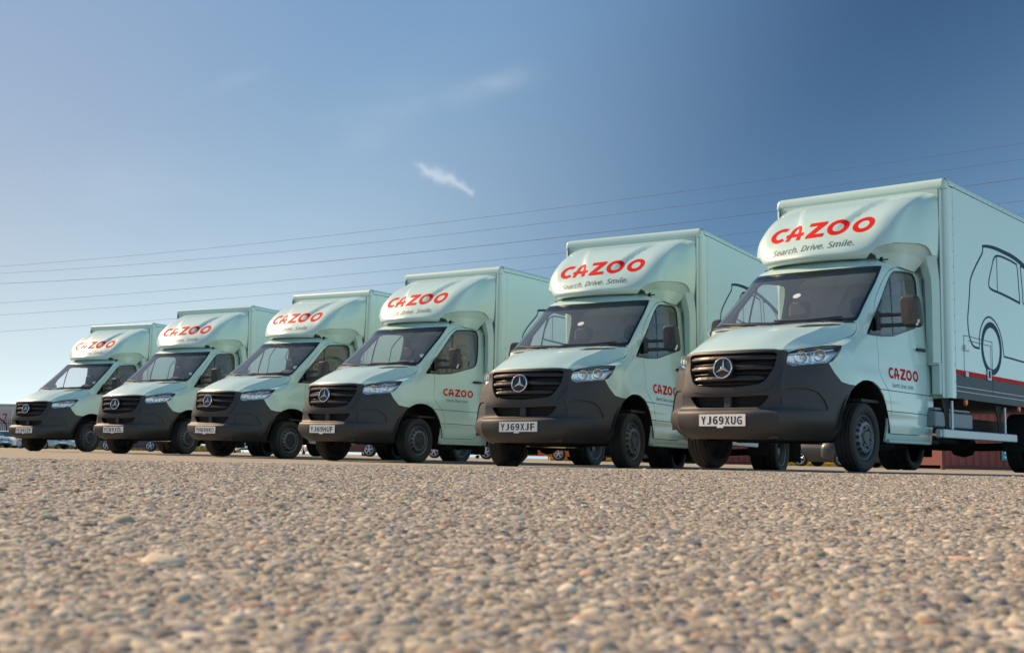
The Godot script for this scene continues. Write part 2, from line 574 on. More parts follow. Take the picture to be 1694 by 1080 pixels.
const WINDOW := "2.176,1.402 2.217,1.396 2.5,1.404 2.791,1.430 3.064,1.496 3.38,1.575 3.45,1.62 3.485,1.69 3.503,1.80 3.512,1.95 3.51,2.10 3.49,2.17 3.44,2.21 3.35,2.215 3.23,2.208 3.02,2.188 2.93,2.172 2.86,2.135 2.78,2.067 2.572,1.838 2.395,1.655 2.25,1.498 2.20,1.435"
const DOOR := "2.379,1.3 2.387,1.25 2.383,1.18 2.373,1.10 2.378,1.03 2.401,0.975 2.504,0.895 2.587,0.842 2.627,0.763 2.661,0.673 2.663,0.626 2.64,0.394 3.40,0.396 3.46,0.44 3.52,0.53 3.552,0.627 3.607,0.839 3.66,1.10 3.68,1.4 3.67,1.8 3.64,2.1 3.60,2.19 3.52,2.235 3.2,2.245 2.975,2.225 2.90,2.20 2.819,2.165 2.725,2.100 2.598,1.980 2.464,1.845 2.413,1.766 2.385,1.689 2.375,1.60"
const ARCHF := "1.5,2.1 1.5,2.2 2.45,2.2 2.55,2.36 2.648,2.425 2.80,2.455 2.932,2.480 3.179,2.504 3.430,2.522 3.586,2.512 3.66,2.485 3.72,2.44 3.765,2.385 3.79,2.30 3.79,2.1"

# the letters of the big word, on a rectangle 1.235 wide and 0.2 high
func word_letters() -> Array:
	var out := []
	var ring := func(cx: float, cy: float, rx: float, ry: float, wx: float, wy: float, a0: float, a1: float):
		var o := PackedVector2Array()
		var n := 36
		for i in n + (0 if a1 - a0 > 6.2 else 1):
			var a := lerpf(a0, a1, float(i) / n)
			o.append(Vector2(cx + rx * cos(a), cy + ry * sin(a)))
		var h := PackedVector2Array()
		for i in n + (0 if a1 - a0 > 6.2 else 1):
			var a := lerpf(a0, a1, float(i) / n)
			h.append(Vector2(cx + (rx - wx) * cos(a), cy + (ry - wy) * sin(a)))
		if a1 - a0 > 6.2:
			out.append([o, [h]])
		else:
			h.reverse()
			o.append_array(h)
			out.append([o, []])
	ring.call(0.118, 0.1, 0.118, 0.1, 0.058, 0.046, deg_to_rad(52), deg_to_rad(312))
	# A: an arch with a bar that runs out on both sides
	out.append([poly("0.222,0 0.272,0 0.281,0.052 0.353,0.052 0.362,0 0.413,0 0.405,0.052 0.436,0.06 0.432,0.098 0.398,0.094 0.385,0.155 0.366,0.188 0.330,0.2 0.300,0.2 0.266,0.186 0.247,0.152 0.238,0.094 0.208,0.092 0.206,0.054 0.231,0.052"), [poly("0.289,0.094 0.296,0.138 0.306,0.155 0.318,0.159 0.330,0.154 0.339,0.138 0.346,0.094")]])
	out.append([poly("0.478,0.2 0.690,0.2 0.690,0.163 0.573,0.045 0.694,0.045 0.694,0 0.478,0 0.478,0.037 0.594,0.155 0.478,0.155"), []])
	ring.call(0.835, 0.1, 0.118, 0.1, 0.057, 0.047, 0.0, TAU)
	ring.call(1.117, 0.1, 0.118, 0.1, 0.057, 0.047, 0.0, TAU)
	return out


func moved(p: PackedVector2Array, f: Callable) -> PackedVector2Array:
	var r := PackedVector2Array()
	for q in p:
		r.append(f.call(q))
	return r


# cuts one letter out of a skin
func letter_on(skin_tris: Array, how: int, f: Callable, l: Array) -> Array:
	var r: Array = Hull.carve(skin_tris, moved(l[0], f), how)[0]
	for h in l[1]:
		r = Hull.carve(r, moved(h, f), how)[1]
	return r


func both_halves(list: Array) -> Array:
	var out := list.duplicate()
	for t in list:
		var e := []
		for k in 6:
			e.append(Vector3(-t[k].x, t[k].y, t[k].z))
		out.append(e)
	return out


func star_mesh() -> Array:
	var ring := MB.new()
	var prof := []
	for i in 13:
		var a := TAU * i / 12
		prof.append(Vector2(0.009 * cos(a), 0.101 + 0.008 * sin(a)))
	ring.lathe(Vector3.ZERO, prof, Basis(Vector3.UP, -PI / 2), 48)
	for k in 3:
		var a := PI / 2 + k * TAU / 3
		var d := Vector3(cos(a), sin(a), 0)
		var s := Vector3(-sin(a), cos(a), 0)
		var tip := d * 0.098
		var top := Vector3(0, 0, 0.016)
		for sg in [-1.0, 1.0]:
			var a2: float = a + sg * PI / 3
			var inner := Vector3(cos(a2), sin(a2), 0) * 0.019
			ring.flat(top, tip, inner, s * sg + Vector3(0, 0, 1.0))
			ring.flat(Vector3.ZERO, tip, inner, Vector3(0, 0, -1))
	var disc := MB.new()
	disc.lathe(Vector3.ZERO, [Vector2(-0.03, 0.112), Vector2(-0.006, 0.112), Vector2(-0.004, 0.0)], Basis(Vector3.UP, -PI / 2), 40)
	return [ring, disc]


func tyre_mesh(w: float) -> MB:
	var st := MB.new()
	var h := w / 2
	var prof := [Vector2(-h * 0.62, 0.222), Vector2(-h * 0.9, 0.25), Vector2(-h, 0.285), Vector2(-h * 0.97, 0.315), Vector2(-h * 0.84, 0.336)]
	var grooves := 4
	for i in grooves:
		var x0 := lerpf(-h * 0.84, h * 0.84, (i + 0.5) / grooves)
		prof.append(Vector2(x0 - 0.011, 0.3445))
		prof.append(Vector2(x0 - 0.007, 0.336))
		prof.append(Vector2(x0 + 0.007, 0.336))
		prof.append(Vector2(x0 + 0.011, 0.3445))
	prof += [Vector2(h * 0.84, 0.336), Vector2(h * 0.97, 0.315), Vector2(h, 0.285), Vector2(h * 0.9, 0.25), Vector2(h * 0.62, 0.222)]
	st.lathe(Vector3.ZERO, prof, Basis(), 56)
	return st


func wheel(called: String, truck: Node3D, at: Vector3, side: float, dual: bool) -> void:
	var w := Node3D.new()
	w.name = called
	w.position = at
	truck.add_child(w, true)
	if side < 0.0:
		w.rotation.y = PI
	for k in (2 if dual else 1):
		put("tyre", M.mesh_tyre, M.rubber, w).position.x = -0.225 * k
	put("rim", M.mesh_rim_dual if dual else M.mesh_rim, M.rim, w)
	put("hub_plate", M.mesh_hub_dual if dual else M.mesh_hub, M.hub, w)
	put("vent_disc", M.mesh_holes_dual if dual else M.mesh_holes, M.black, w)  # discs on the rim; their black stands in for the shade of openings
	put("wheel_bolt", M.mesh_bolts_dual if dual else M.mesh_bolts, M.bolt, w)


func wheel_meshes() -> void:
	M.mesh_tyre = tyre_mesh(0.205).mesh()
	for dual in [false, true]:
		var rim := MB.new()
		var hub := MB.new()
		var vent_discs := MB.new()
		var bolts := MB.new()
		if not dual:
			rim.lathe(Vector3.ZERO, [Vector2(-0.09, 0.222), Vector2(0.066, 0.226), Vector2(0.074, 0.228), Vector2(0.078, 0.222), Vector2(0.072, 0.213), Vector2(0.05, 0.206), Vector2(0.035, 0.2), Vector2(0.045, 0.192), Vector2(0.072, 0.178), Vector2(0.092, 0.158), Vector2(0.098, 0.14), Vector2(0.1, 0.125)], Basis(), 56)
			hub.lathe(Vector3.ZERO, [Vector2(0.1, 0.127), Vector2(0.094, 0.122), Vector2(0.094, 0.07), Vector2(0.1, 0.066), Vector2(0.104, 0.06), Vector2(0.104, 0.0)], Basis(), 40)
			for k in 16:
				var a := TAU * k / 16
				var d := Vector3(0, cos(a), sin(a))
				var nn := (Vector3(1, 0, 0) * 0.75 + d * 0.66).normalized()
				vent_discs.lathe(Vector3(0.0825, 0, 0) + d * 0.17, [Vector2(-0.004, 0.0205), Vector2(0.0025, 0.0195), Vector2(0.0015, 0.0)], Basis(nn, nn.cross(Vector3(0, -sin(a), cos(a))).normalized(), Vector3(0, -sin(a), cos(a))), 14)
			for k in 6:
				var a := TAU * k / 6 + 0.3
				bolts.lathe(Vector3(0, cos(a), sin(a)) * 0.1, [Vector2(0.09, 0.0125), Vector2(0.112, 0.0115), Vector2(0.115, 0.0085), Vector2(0.115, 0.0)], Basis(), 10)
		else:
			rim.lathe(Vector3.ZERO, [Vector2(-0.09, 0.222), Vector2(0.07, 0.226), Vector2(0.078, 0.224), Vector2(0.074, 0.213), Vector2(0.045, 0.206), Vector2(0.02, 0.2), Vector2(-0.03, 0.195), Vector2(-0.06, 0.18), Vector2(-0.068, 0.15), Vector2(-0.07, 0.12), Vector2(-0.07, 0.06)], Basis(), 48)
			hub.lathe(Vector3.ZERO, [Vector2(-0.07, 0.075), Vector2(0.03, 0.068), Vector2(0.036, 0.06), Vector2(0.036, 0.0)], Basis(), 32)
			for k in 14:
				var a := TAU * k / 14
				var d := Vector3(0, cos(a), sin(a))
				vent_discs.lathe(Vector3(-0.0655, 0, 0) + d * 0.165, [Vector2(-0.004, 0.016), Vector2(0.001, 0.015), Vector2(0.0, 0.0)], Basis(), 14)
			for k in 6:
				var a := TAU * k / 6
				bolts.lathe(Vector3(0, cos(a), sin(a)) * 0.105, [Vector2(-0.08, 0.0125), Vector2(-0.05, 0.0115), Vector2(-0.045, 0.0)], Basis(), 10)
		var s := "_dual" if dual else ""
		M["mesh_rim" + s] = rim.mesh()
		M["mesh_hub" + s] = hub.mesh()
		M["mesh_holes" + s] = vent_discs.mesh()
		M["mesh_bolts" + s] = bolts.mesh()


# a line of the given width drawn on the box side, z and y from the outline, on the plane x
func drawn(st: MB, pts: Array, width, x: float, sgn := 1.0) -> void:
	var fine := []
	for i in pts.size() - 1:
		var p0: Vector2 = pts[maxi(i - 1, 0)]
		var p3: Vector2 = pts[mini(i + 2, pts.size() - 1)]
		for k in 6:
			fine.append(pts[i].cubic_interpolate(pts[i + 1], p0, p3, k / 6.0) if pts.size() > 2 else pts[i].lerp(pts[i + 1], k / 6.0))
	fine.append(pts[-1])
	var l := []
	var r := []
	for i in fine.size():
		var d: Vector2 = (fine[mini(i + 1, fine.size() - 1)] - fine[maxi(i - 1, 0)]).normalized()
		var w: float = lerpf(width.x, width.y, float(i) / (fine.size() - 1)) if width is Vector2 else width
		var s := Vector2(-d.y, d.x) * w * 0.5
		l.append(U(x, fine[i].y + s.y, fine[i].x + s.x))
		r.append(U(x, fine[i].y - s.y, fine[i].x - s.x))
	for i in fine.size() - 1:
		st.quad(l[i], l[i + 1], r[i + 1], r[i], Vector3(sgn, 0, 0))


func pts2(text: String) -> Array:
	return Array(poly(text))


func side_lamp(truck: Node3D, at: Vector3, sgn: float) -> void:
	var st := MB.new()
	st.box(at, Vector3(0.03, 0.05, 0.09), 0.012)
	put("marker_lamp", st, M.orange, truck)


func make_truck() -> Node3D:
	var t := thing("box_truck", "", "")
	# ---- cab skin, cut into its panels
	var r: Array = Hull.carve(cab.tris, poly(ARCH))
	var rest: Array = r[1]
	r = Hull.carve(rest, poly(WINDOW))
	var win: Array = r[0]
	rest = r[1]
	r = Hull.carve(rest, poly(WIND))
	var wind: Array = r[0]
	rest = r[1]
	r = Hull.carve(rest, poly(HEAD))
	var head: Array = r[0]
	rest = r[1]
	r = Hull.carve(rest, poly(GOUT))
	var gout: Array = r[0]
	rest = r[1]
	r = Hull.carve(gout, poly(GIN))
	var gin: Array = r[0]
	var surround: Array = Hull.carve(r[1], poly("-1,2 -1,0 0.70,0 0.70,1.0 0.73,1.05 0.72,1.12 0.70,1.2"), CHART)[0] if false else r[1]
	r = Hull.carve(rest, poly(INTAKE))
	var intake: Array = r[0]
	rest = r[1]
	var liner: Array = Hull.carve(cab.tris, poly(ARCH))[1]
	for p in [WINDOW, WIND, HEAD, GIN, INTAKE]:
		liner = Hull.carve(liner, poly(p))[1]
	r = Hull.carve(rest, poly(BUMP))
	var bump: Array = r[0]
	rest = r[1]
	r = Hull.carve(rest, poly(BONNET))
	var bonnet: Array = Hull.carve(r[0], grown(poly(BONNET), -0.008))[0]
	rest = r[1]
	r = Hull.carve(bonnet, poly(VENT))
	var vent: Array = r[0]
	bonnet = r[1]
	r = Hull.carve(rest, poly(DOOR))
	var door: Array = Hull.carve(r[0], grown(poly(DOOR), -0.008))[0]
	rest = r[1]
	for y in [0.845, 0.631]:
		var g := PackedVector2Array([Vector2(2.2, y - 0.004), Vector2(3.79, y - 0.004), Vector2(3.79, y + 0.004), Vector2(2.2, y + 0.004)])
		door = Hull.carve(door, g)[1]
		rest = Hull.carve(rest, g)[1]
	rest = Hull.carve(rest, poly("3.66,0.2 3.668,0.2 3.722,0.843 3.714,0.843"))[1]

	var both := func(list: Array, off := 0.0, edge := 0.0) -> MB:
		var st := MB.new()
		Hull.add(st, list, off, false, edge)
		Hull.add(st, list, off, true, edge)
		return st
	put("cab_shell", both.call(rest, 0.0, 0.02), M.paint, t)
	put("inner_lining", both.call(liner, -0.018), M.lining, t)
	put("bonnet", both.call(bonnet, 0.0, 0.02), M.paint, t)
	for mir in [false, true]:
		var sv := MB.new()
		Hull.add(sv, vent, -0.004, mir)
		put("bonnet_vent", sv, M.plastic, t)

	r = Hull.carve(bump, poly(FOG))
	var fogp: Array = r[0]
	var bumper := put("bumper", both.call(r[1], 0.0, 0.02), M.plastic, t)
	for mir in [false, true]:
		var sf := MB.new()
		Hull.add(sf, fogp, -0.014, mir)
		put("fog_pocket", sf, M.plastic, bumper)
	var st := MB.new()
	Hull.add(st, intake, -0.075)
	Hull.add(st, intake, -0.075, true)
	put("intake_mesh", st, M.black, bumper)
	st = MB.new()
	for i in 5:
		var y := 0.622 + i * 0.021
		var line := []
		for k in 17:
			var x := lerpf(-0.46, 0.46, k / 16.0)
			var a := cab.at(Vector2(x, y), FRONT)
			if not a.is_empty():
				line.append(L(a[0] - a[1] * 0.055))
		st.tube(line, 0.0035, 4, false)
	put("intake_bar", st, M.plastic, bumper)
	st = MB.new()
	st.box(V(0, 0.66, 0.105), Vector3(0.085, 0.12, 0.05), 0.012)
	put("intake_post", st, M.plastic, bumper)
	st = MB.new()
	st.box(V(0.12, 0.325, 0.24), Vector3(0.75, 0.045, 0.16), 0.015)
	put("under_tray", st, M.plastic, bumper)

	# ---- grille
	var grille := put("grille", both.call(surround, 0.006, 0.05), M.plastic, t)
	st = MB.new()
	Hull.add(st, gin, -0.085)
	Hull.add(st, gin, -0.085, true)
	put("grille_back", st, M.black, grille)
	for row in [[1.095, 0.50], [0.995, 0.475], [0.890, 0.40]]:
		st = MB.new()
		var sect := [Vector2(-0.008, 0.034), Vector2(0.004, 0.026), Vector2(0.012, 0.004), Vector2(0.010, -0.012), Vector2(-0.004, -0.018), Vector2(-0.03, -0.014), Vector2(-0.045, 0.02)]
		var rows := []
		for k in 33:
			var x: float = lerpf(-row[1], row[1], k / 32.0)
			var a := cab.at(Vector2(x, row[0]), FRONT)
			if a.is_empty():
				continue
			var taper := clampf((1.0 - absf(x) / row[1]) * 7.0 + 0.35, 0.35, 1.0)
			var fwd := Vector3(a[1].x, 0, a[1].z).normalized()
			var l := []
			for q in sect + [sect[0]]:
				l.append(L(a[0] + fwd * (q.x - 0.012) + Vector3(0, q.y * taper, 0)))
			rows.append(l)
		for i in rows.size() - 1:
			for j in sect.size():
				var d: Vector3 = rows[i][j] - rows[i][j + 1]
				var g: Vector3 = d.cross(rows[i + 1][j] - rows[i][j]).normalized()
				var mid := Vector3.ZERO
				for q in sect.size():
					mid += rows[i][q] / sect.size()
				st.quad(rows[i][j], rows[i + 1][j], rows[i + 1][j + 1], rows[i][j + 1], rows[i][j] - mid)
		put("slat", st, M.slat, grille)
		st = MB.new()
		var thin := []
		for k in 25:
			var x: float = lerpf(-row[1] - 0.01, row[1] + 0.01, k / 24.0)
			var a := cab.at(Vector2(x, row[0] - 0.048), FRONT)
			if not a.is_empty():
				thin.append(L(a[0] - a[1] * 0.03))
		st.tube(thin, 0.006, 5, false)
		put("slat_lip", st, M.slat, grille)
	var em := star_mesh()
	var e := put("emblem", em[0], M.chrome, t)
	e.position = V(0, 0.998, 0.0)
	e.rotation.x = -0.12
	put("emblem_disc", em[1], M.slat, e)

	# ---- headlights
	for s in [1.0, -1.0]:
		var mir: bool = s < 0.0
		var h := Node3D.new()
		h.name = "headlight"
		t.add_child(h, true)
		var hp := grown(poly(HEAD), -0.006)
		var inner: Array = Hull.carve(head, hp)[0]
		st = MB.new()
		Hull.add(st, Hull.carve(head, hp)[1], 0.001, mir, 0.06)
		put("lamp_rim", st, M.black, h)
		st = MB.new()
		Hull.add(st, inner, -0.001, mir)
		put("lens", st, M.lamp_glass, h)
		st = MB.new()
		Hull.add(st, inner, -0.06, mir)
		put("reflector", st, M.reflector, h)
		st = MB.new()
		for bowl in [[1.02, 1.105, 0.055], [1.29, 1.145, 0.052]]:
			var a := cab.at(Vector2(bowl[0], bowl[1]), CHART)
			var ax := Vector3(0.35 * s, 0.05, 0.9).normalized()
			var side := ax.cross(Vector3.UP).normalized()
			st.lathe(L(a[0] - a[1] * 0.05, s), [Vector2(-0.045, 0.012), Vector2(-0.03, bowl[2] * 0.6), Vector2(0.0, bowl[2] * 0.93), Vector2(0.02, bowl[2]), Vector2(0.022, bowl[2] * 1.12)], Basis(ax, side.cross(ax) * -1.0, side), 28)
		put("lamp_bowl", st, M.chrome, h)
		st = MB.new()
		for bowl in [[1.02, 1.105], [1.29, 1.145]]:
			var a := cab.at(Vector2(bowl[0], bowl[1]), CHART)
			st.lathe(L(a[0] - a[1] * 0.045, s), [Vector2(-0.03, 0.02), Vector2(0.0, 0.018), Vector2(0.012, 0.0)], Basis(Vector3.UP, -PI / 2), 14)
		put("bulb", st, M.bulb, h)
		# bezel strips across the lamp
		st = MB.new()
		for line in [[Vector2(1.155, 1.205), Vector2(1.16, 1.03)], [Vector2(0.81, 1.06), Vector2(1.0, 1.045), Vector2(1.2, 1.06), Vector2(1.40, 1.085), Vector2(1.56, 1.17)], [Vector2(0.84, 1.13), Vector2(1.0, 1.17), Vector2(1.2, 1.195), Vector2(1.5, 1.225)]]:
			var l := []
			for i in line.size() - 1:
				for k in 5:
					var a := cab.at(line[i].lerp(line[i + 1], k / 4.0), CHART)
					if not a.is_empty():
						l.append(L(a[0] - a[1] * 0.035, s))
			st.tube(l, 0.009, 6)
		put("lamp_bezel", st, M.bezel, h)

	# ---- windscreen
	var wp := poly(WIND)
	var wi := grown(wp, -0.035)
	var glass: Array = Hull.carve(wind, wi)[0]
	var band: Array = Hull.carve(wind, wi)[1]
	r = Hull.carve(glass, poly("0.3,2.095 1.55,2.095 2.09,2.102 2.3,2.112 2.60,2.122 2.8,2.14 2.8,2.4 0.3,2.4"))
	var top_band: Array = r[0]  # black band across the top of the glass
	glass = r[1]
	var ws := put("windscreen", both.call(glass, -0.003), M.glass, t)
	st = both.call(band, -0.001)
	Hull.add(st, top_band, -0.004)
	Hull.add(st, top_band, -0.004, true)
	put("windscreen_border", st, M.black_gloss, ws)
	for w in [[[-0.66, 1.552], [-0.30, 1.515], [0.02, 1.512]], [[0.02, 1.545], [0.4, 1.532], [0.72, 1.56]]]:
		st = MB.new()
		var l := []
		for i in 2:
			for k in 9:
				var x := lerpf(w[i][0], w[i + 1][0], k / 8.0)
				var y := lerpf(w[i][1], w[i + 1][1], k / 8.0)
				var a := cab.at(Vector2(x, y), FRONT)
				if not a.is_empty():
					l.append(L(a[0] + a[1] * 0.02))
		st.tube(l, 0.010, 6)
		put("wiper", st, M.plastic, t)
	# trims between bonnet and glass
	st = MB.new()
	for s in [1.0, -1.0]:
		var l := []
		for k in 25:
			var a := cab.at(poly("0.95,1.503 1.2,1.518 1.5,1.528 1.8,1.520 1.96,1.520")[mini(k / 6, 4)].lerp(poly("0.95,1.503 1.2,1.518 1.5,1.528 1.8,1.520 1.96,1.520")[mini(k / 6 + 1, 4)], (k % 6) / 6.0), CHART)
			if not a.is_empty():
				l.append(L(a[0] - a[1] * 0.004, s))
		st.tube(l, 0.012, 6)
	put("cowl_seal", st, M.plastic, t)

	# ---- doors
	var dtris := door
	for s in [1.0, -1.0]:
		var mir: bool = s < 0.0
		st = MB.new()
		Hull.add(st, door, 0.0, mir, 0.02)
		var d := put("cab_door", st, M.paint, t)
		for dy in [0.0, 0.10]:
			var f := func(q: Vector2) -> Vector2:
				var u: float = q.x / 1.235 if not mir else 1.0 - q.x / 1.235
				return Vector2(lerpf(2.607, 3.380, u), 0.973 + dy + q.y * 0.6 + 0.004 * u)
			var k := 0
			for l in word_letters():
				st = MB.new()
				Hull.add(st, letter_on(dtris, CHART, f, l), 0.0025, mir)
				M["door_letter_%d_%d_%d" % [s, dy * 10, k]] = st.mesh()
				if dy == 0.0:
					put("door_letter", M["door_letter_%d_0_%d" % [s, k]], M.red_print, d)
				k += 1
			var tg := laid_text("Search. Drive. Smile.", func(u: float, v: float):
				var uu := u if not mir else 1.0 - u
				var a := cab.at(Vector2(lerpf(2.69, 3.245, uu), lerpf(0.885, 0.932, v) + dy), CHART)
				return [L(a[0] + a[1] * 0.003, s), Vector3(a[1].x * s, a[1].y, -a[1].z)] if not a.is_empty() else null)
			M["door_tag_%d_%d" % [s, dy * 10]] = tg
			if dy == 0.0:
				tag(put("door_tagline", tg, M.grey_print, d), "", "", "", "stuff")
		# handle in its recess
		var hc := cab.at(Vector2(3.46, 1.335), CHART)
		st = MB.new()
		st.lathe(L(hc[0] + hc[1] * 0.002, s), [Vector2(0.0, 0.062), Vector2(0.004, 0.058), Vector2(-0.012, 0.03), Vector2(-0.014, 0.0)], Basis(Vector3(s, 0, 0), Vector3.UP, Vector3(0, 0, 1)), 24)
		put("handle_cup", st, M.paint, d)
		st = MB.new()
		var hl := []
		for k in 9:
			var u := k / 8.0
			var a := cab.at(Vector2(3.365 + 0.225 * u, 1.338 + 0.004 * u), CHART)
			hl.append(L(a[0] + a[1] * (0.012 + 0.028 * sin(PI * u)), s))
		st.tube(hl, 0.016, 8)
		put("handle", st, M.plastic, d)
		# windows
		var wpoly := poly(WINDOW)
		var wg := grown(wpoly, -0.024)
		var pane: Array = Hull.carve(win, wg)[0]
		var frame: Array = Hull.carve(win, wg)[1]
		r = Hull.carve(pane, poly("1.9,1.2 2.49,1.2 2.50,1.44 2.545,1.70 2.60,1.88 2.4,1.95 1.9,1.5"))
		var sail: Array = r[0]
		pane = r[1]
		r = Hull.carve(pane, poly("2.800,1.3 2.826,1.3 2.834,1.58 2.828,1.68 2.856,2.2 2.828,2.2 2.806,1.68"))
		var bar: Array = r[0]
		pane = r[1]
		st = MB.new()
		Hull.add(st, pane, -0.006, mir)
		var sw := put("side_window", st, M.glass_side, t)
		st = MB.new()
		Hull.add(st, frame, -0.001, mir, 0.012)
		Hull.add(st, bar, -0.002, mir, 0.01)
		Hull.add(st, sail, 0.004, mir, 0.01)
		put("window_frame", st, M.black_gloss, sw)
		# mirror
		var mr := Node3D.new()
		mr.name = "mirror"
		t.add_child(mr, true)
		st = MB.new()
		var prof := []
		var mx := 1.28 if s > 0.0 else 1.09
		var my := 1.646 if s > 0.0 else 1.575
		for lay in [[0.0, 0.86, 0.9], [0.03, 1.0, 1.0], [0.085, 0.97, 0.98], [0.12, 0.78, 0.82]]:
			var l := []
			for k in 33:
				var a := TAU * k / 32
				var c := cos(a)
				var sn := sin(a)
				var px: float = signf(c) * pow(absf(c), 0.42) * (0.098 if s > 0.0 else 0.058) * lay[1]
				var py: float = signf(sn) * pow(absf(sn), 0.42) * (0.168 if s > 0.0 else 0.12) * lay[2]
				px += 0.014 * (1.0 - py / 0.168) * 0.6 * (1.0 if c > 0 else 0.0) - 0.012 * (py / 0.168)
				l.append(V((mx + px - 0.05) * s, my + py, 1.63 - lay[0] + 0.02 * absf(px)))
			prof.append(l)
		st.loft(prof, V((mx - 0.05) * s, my, 1.58))
		for cap in [0, 3]:
			var mid := V((mx - 0.05) * s, my, 1.63 if cap == 0 else 1.507)
			for k in 32:
				st.flat(mid, prof[cap][k], prof[cap][k + 1], Vector3(0, 0, -1) if cap == 0 else Vector3(0, 0, 1))
		put("mirror_housing", st, M.plastic, mr)
		st = MB.new()
		st.box(V((mx - 0.05) * s, my + 0.02, 1.637), Vector3(0.155, 0.2, 0.004) * (1.0 if s > 0.0 else 0.62), 0.0)
		put("mirror_glass", st, M.chrome, mr)
		st = MB.new()
		for y in [1.618, 1.508]:
			st.tube([V(0.90 * s, y, 1.50), V(0.94 * s, y + 0.002, 1.53), V((mx - 0.12) * s, y + 0.004, 1.575)], [0.026, 0.022, 0.02], 8)
		st.box(V(0.915 * s, 1.562, 1.505), Vector3(0.05, 0.2, 0.085), 0.018)
		put("mirror_arm", st, M.plastic, mr)
		st = MB.new()
		st.box(V((mx + 0.037) * s, 1.523, 1.545), Vector3(0.03, 0.075, 0.06), 0.012, Basis(Vector3(0, 0, 1), -0.35 * s))
		put("indicator", st, M.lamp_clear, mr)

	# ---- roof brackets
	for s in [1.0, -1.0]:
		st = MB.new()
		st.box(V(0.678 * s, 2.272, 2.10), Vector3(0.07, 0.03, 0.10), 0.008)
		st.tube([V(0.672 * s, 2.28, 2.11), V(0.675 * s, 2.335, 2.12)], 0.016, 8)
		st.tube([V(0.60 * s, 2.31, 2.10), V(0.75 * s, 2.305, 2.12)], 0.008, 6)
		put("roof_bracket", st, M.black, t)

	# ---- inside of the cab
	st = MB.new()
	st.box(V(0, 1.42, 2.86), Vector3(1.62, 1.5, 0.03), 0.0)
	put("bulkhead", st, M.trim_light, t)
	st = MB.new()
	st.box(V(0, 0.72, 2.0), Vector3(1.75, 0.03, 1.75), 0.0)
	put("cab_floor", st, M.trim_dark, t)
	st = MB.new()
	var dash := []
	for k in 13:
		var x := lerpf(-0.80, 0.80, k / 12.0)
		var z0 := 1.02 + 0.12 * pow(absf(x) / 0.8, 2.0)
		var l := []
		for q in [Vector2(0.0, 1.44), Vector2(0.12, 1.485), Vector2(0.34, 1.475), Vector2(0.46, 1.44), Vector2(0.50, 1.36), Vector2(0.46, 1.0), Vector2(0.46, 0.74)]:
			l.append(V(x, q.y + (0.035 if x < -0.15 and x > -0.65 and q.x > 0.2 and q.x < 0.45 else 0.0), z0 + q.x))
		dash.append(l)
	st.loft(dash, V(0, 0.9, 1.2))
	put("dashboard", st, M.trim_dark, t)
	var sb := [[-0.48, 0.5], [0.28, 0.45], [0.66, 0.42]]
	for q in sb:
		st = MB.new()
		st.box(V(q[0], 1.02, 2.05), Vector3(q[1], 0.16, 0.5), 0.05)
		st.box(V(q[0], 1.40, 2.36), Vector3(q[1] * 0.95, 0.68, 0.14), 0.06, Basis(Vector3.RIGHT, -0.16))
		var seat := put("seat", st, M.fabric, t)
		st = MB.new()
		st.box(V(q[0], 1.86, 2.44), Vector3(0.27, 0.2, 0.11), 0.045, Basis(Vector3.RIGHT, -0.12))
		st.tube([V(q[0] - 0.06, 1.70, 2.42), V(q[0] - 0.06, 1.8, 2.43)], 0.008, 6)
		st.tube([V(q[0] + 0.06, 1.70, 2.42), V(q[0] + 0.06, 1.8, 2.43)], 0.008, 6)
		put("headrest", st, M.fabric, seat)
	st = MB.new()
	var ringp := []
	for k in 33:
		var a := TAU * k / 32
		ringp.append(V(-0.48, 1.46, 1.74) + Basis(Vector3.RIGHT, -0.55) * Vector3(0.19 * cos(a), 0.19 * sin(a), 0))
	st.tube(ringp, 0.014, 8, false)
	st.tube([V(-0.48, 1.46, 1.74), V(-0.48, 1.33, 1.5)], 0.03, 8)
	st.box(V(-0.48, 1.46, 1.735), Vector3(0.15, 0.12, 0.04), 0.015, Basis(Vector3.RIGHT, -0.55))
	st.box(V(-0.48, 1.46, 1.74), Vector3(0.36, 0.03, 0.02), 0.008, Basis(Vector3.RIGHT, -0.55))
	put("steering_wheel", st, M.trim_dark, t)
	st = MB.new()
	st.box(V(0.02, 2.12, 1.73), Vector3(0.24, 0.05, 0.10), 0.02)
	put("mirror_pod", st, M.trim_dark, t)

	# ---- wheel arches and running gear
	st = MB.new()
	for s in [1.0, -1.0]:
		st.lathe(V(0.62 * s, 0.36, 1.1), [Vector2(0.345 * s, 0.575), Vector2(0.0, 0.575), Vector2(0.0, 0.1)], Basis(), 28, -1.5, 1.5)
		st.box(V(0.74 * s, 0.46, 1.73), Vector3(0.3, 0.34, 0.04), 0.01)
	put("wheel_arch_liner", st, M.black, t)
	for s in [1.0, -1.0]:
		wheel("front_wheel", t, V(0.852 * s, 0.346, 1.12), s, false)
		wheel("rear_wheel", t, V(0.985 * s, 0.346, 6.0), s, true)
	st = MB.new()
	for s in [1.0, -1.0]:
		st.box(V(0.40 * s, 0.60, 4.2), Vector3(0.08, 0.16, 6.4), 0.01)
	for z in [0.7, 1.6, 3.2, 4.6, 5.4, 6.6, 7.2]:
		st.box(V(0, 0.60, z), Vector3(0.8, 0.1, 0.08), 0.01)
	for z in [1.12, 6.0]:
		st.tube([V(-0.85, 0.35, z), V(-0.3, 0.33, z), V(0.3, 0.33, z), V(0.85, 0.35, z)], [0.05, 0.055, 0.055, 0.05], 10)
	st.lathe(V(0.0, 0.35, 6.0), [Vector2(-0.16, 0.05), Vector2(-0.12, 0.13), Vector2(0.0, 0.16), Vector2(0.12, 0.13), Vector2(0.16, 0.05)], Basis(), 16)
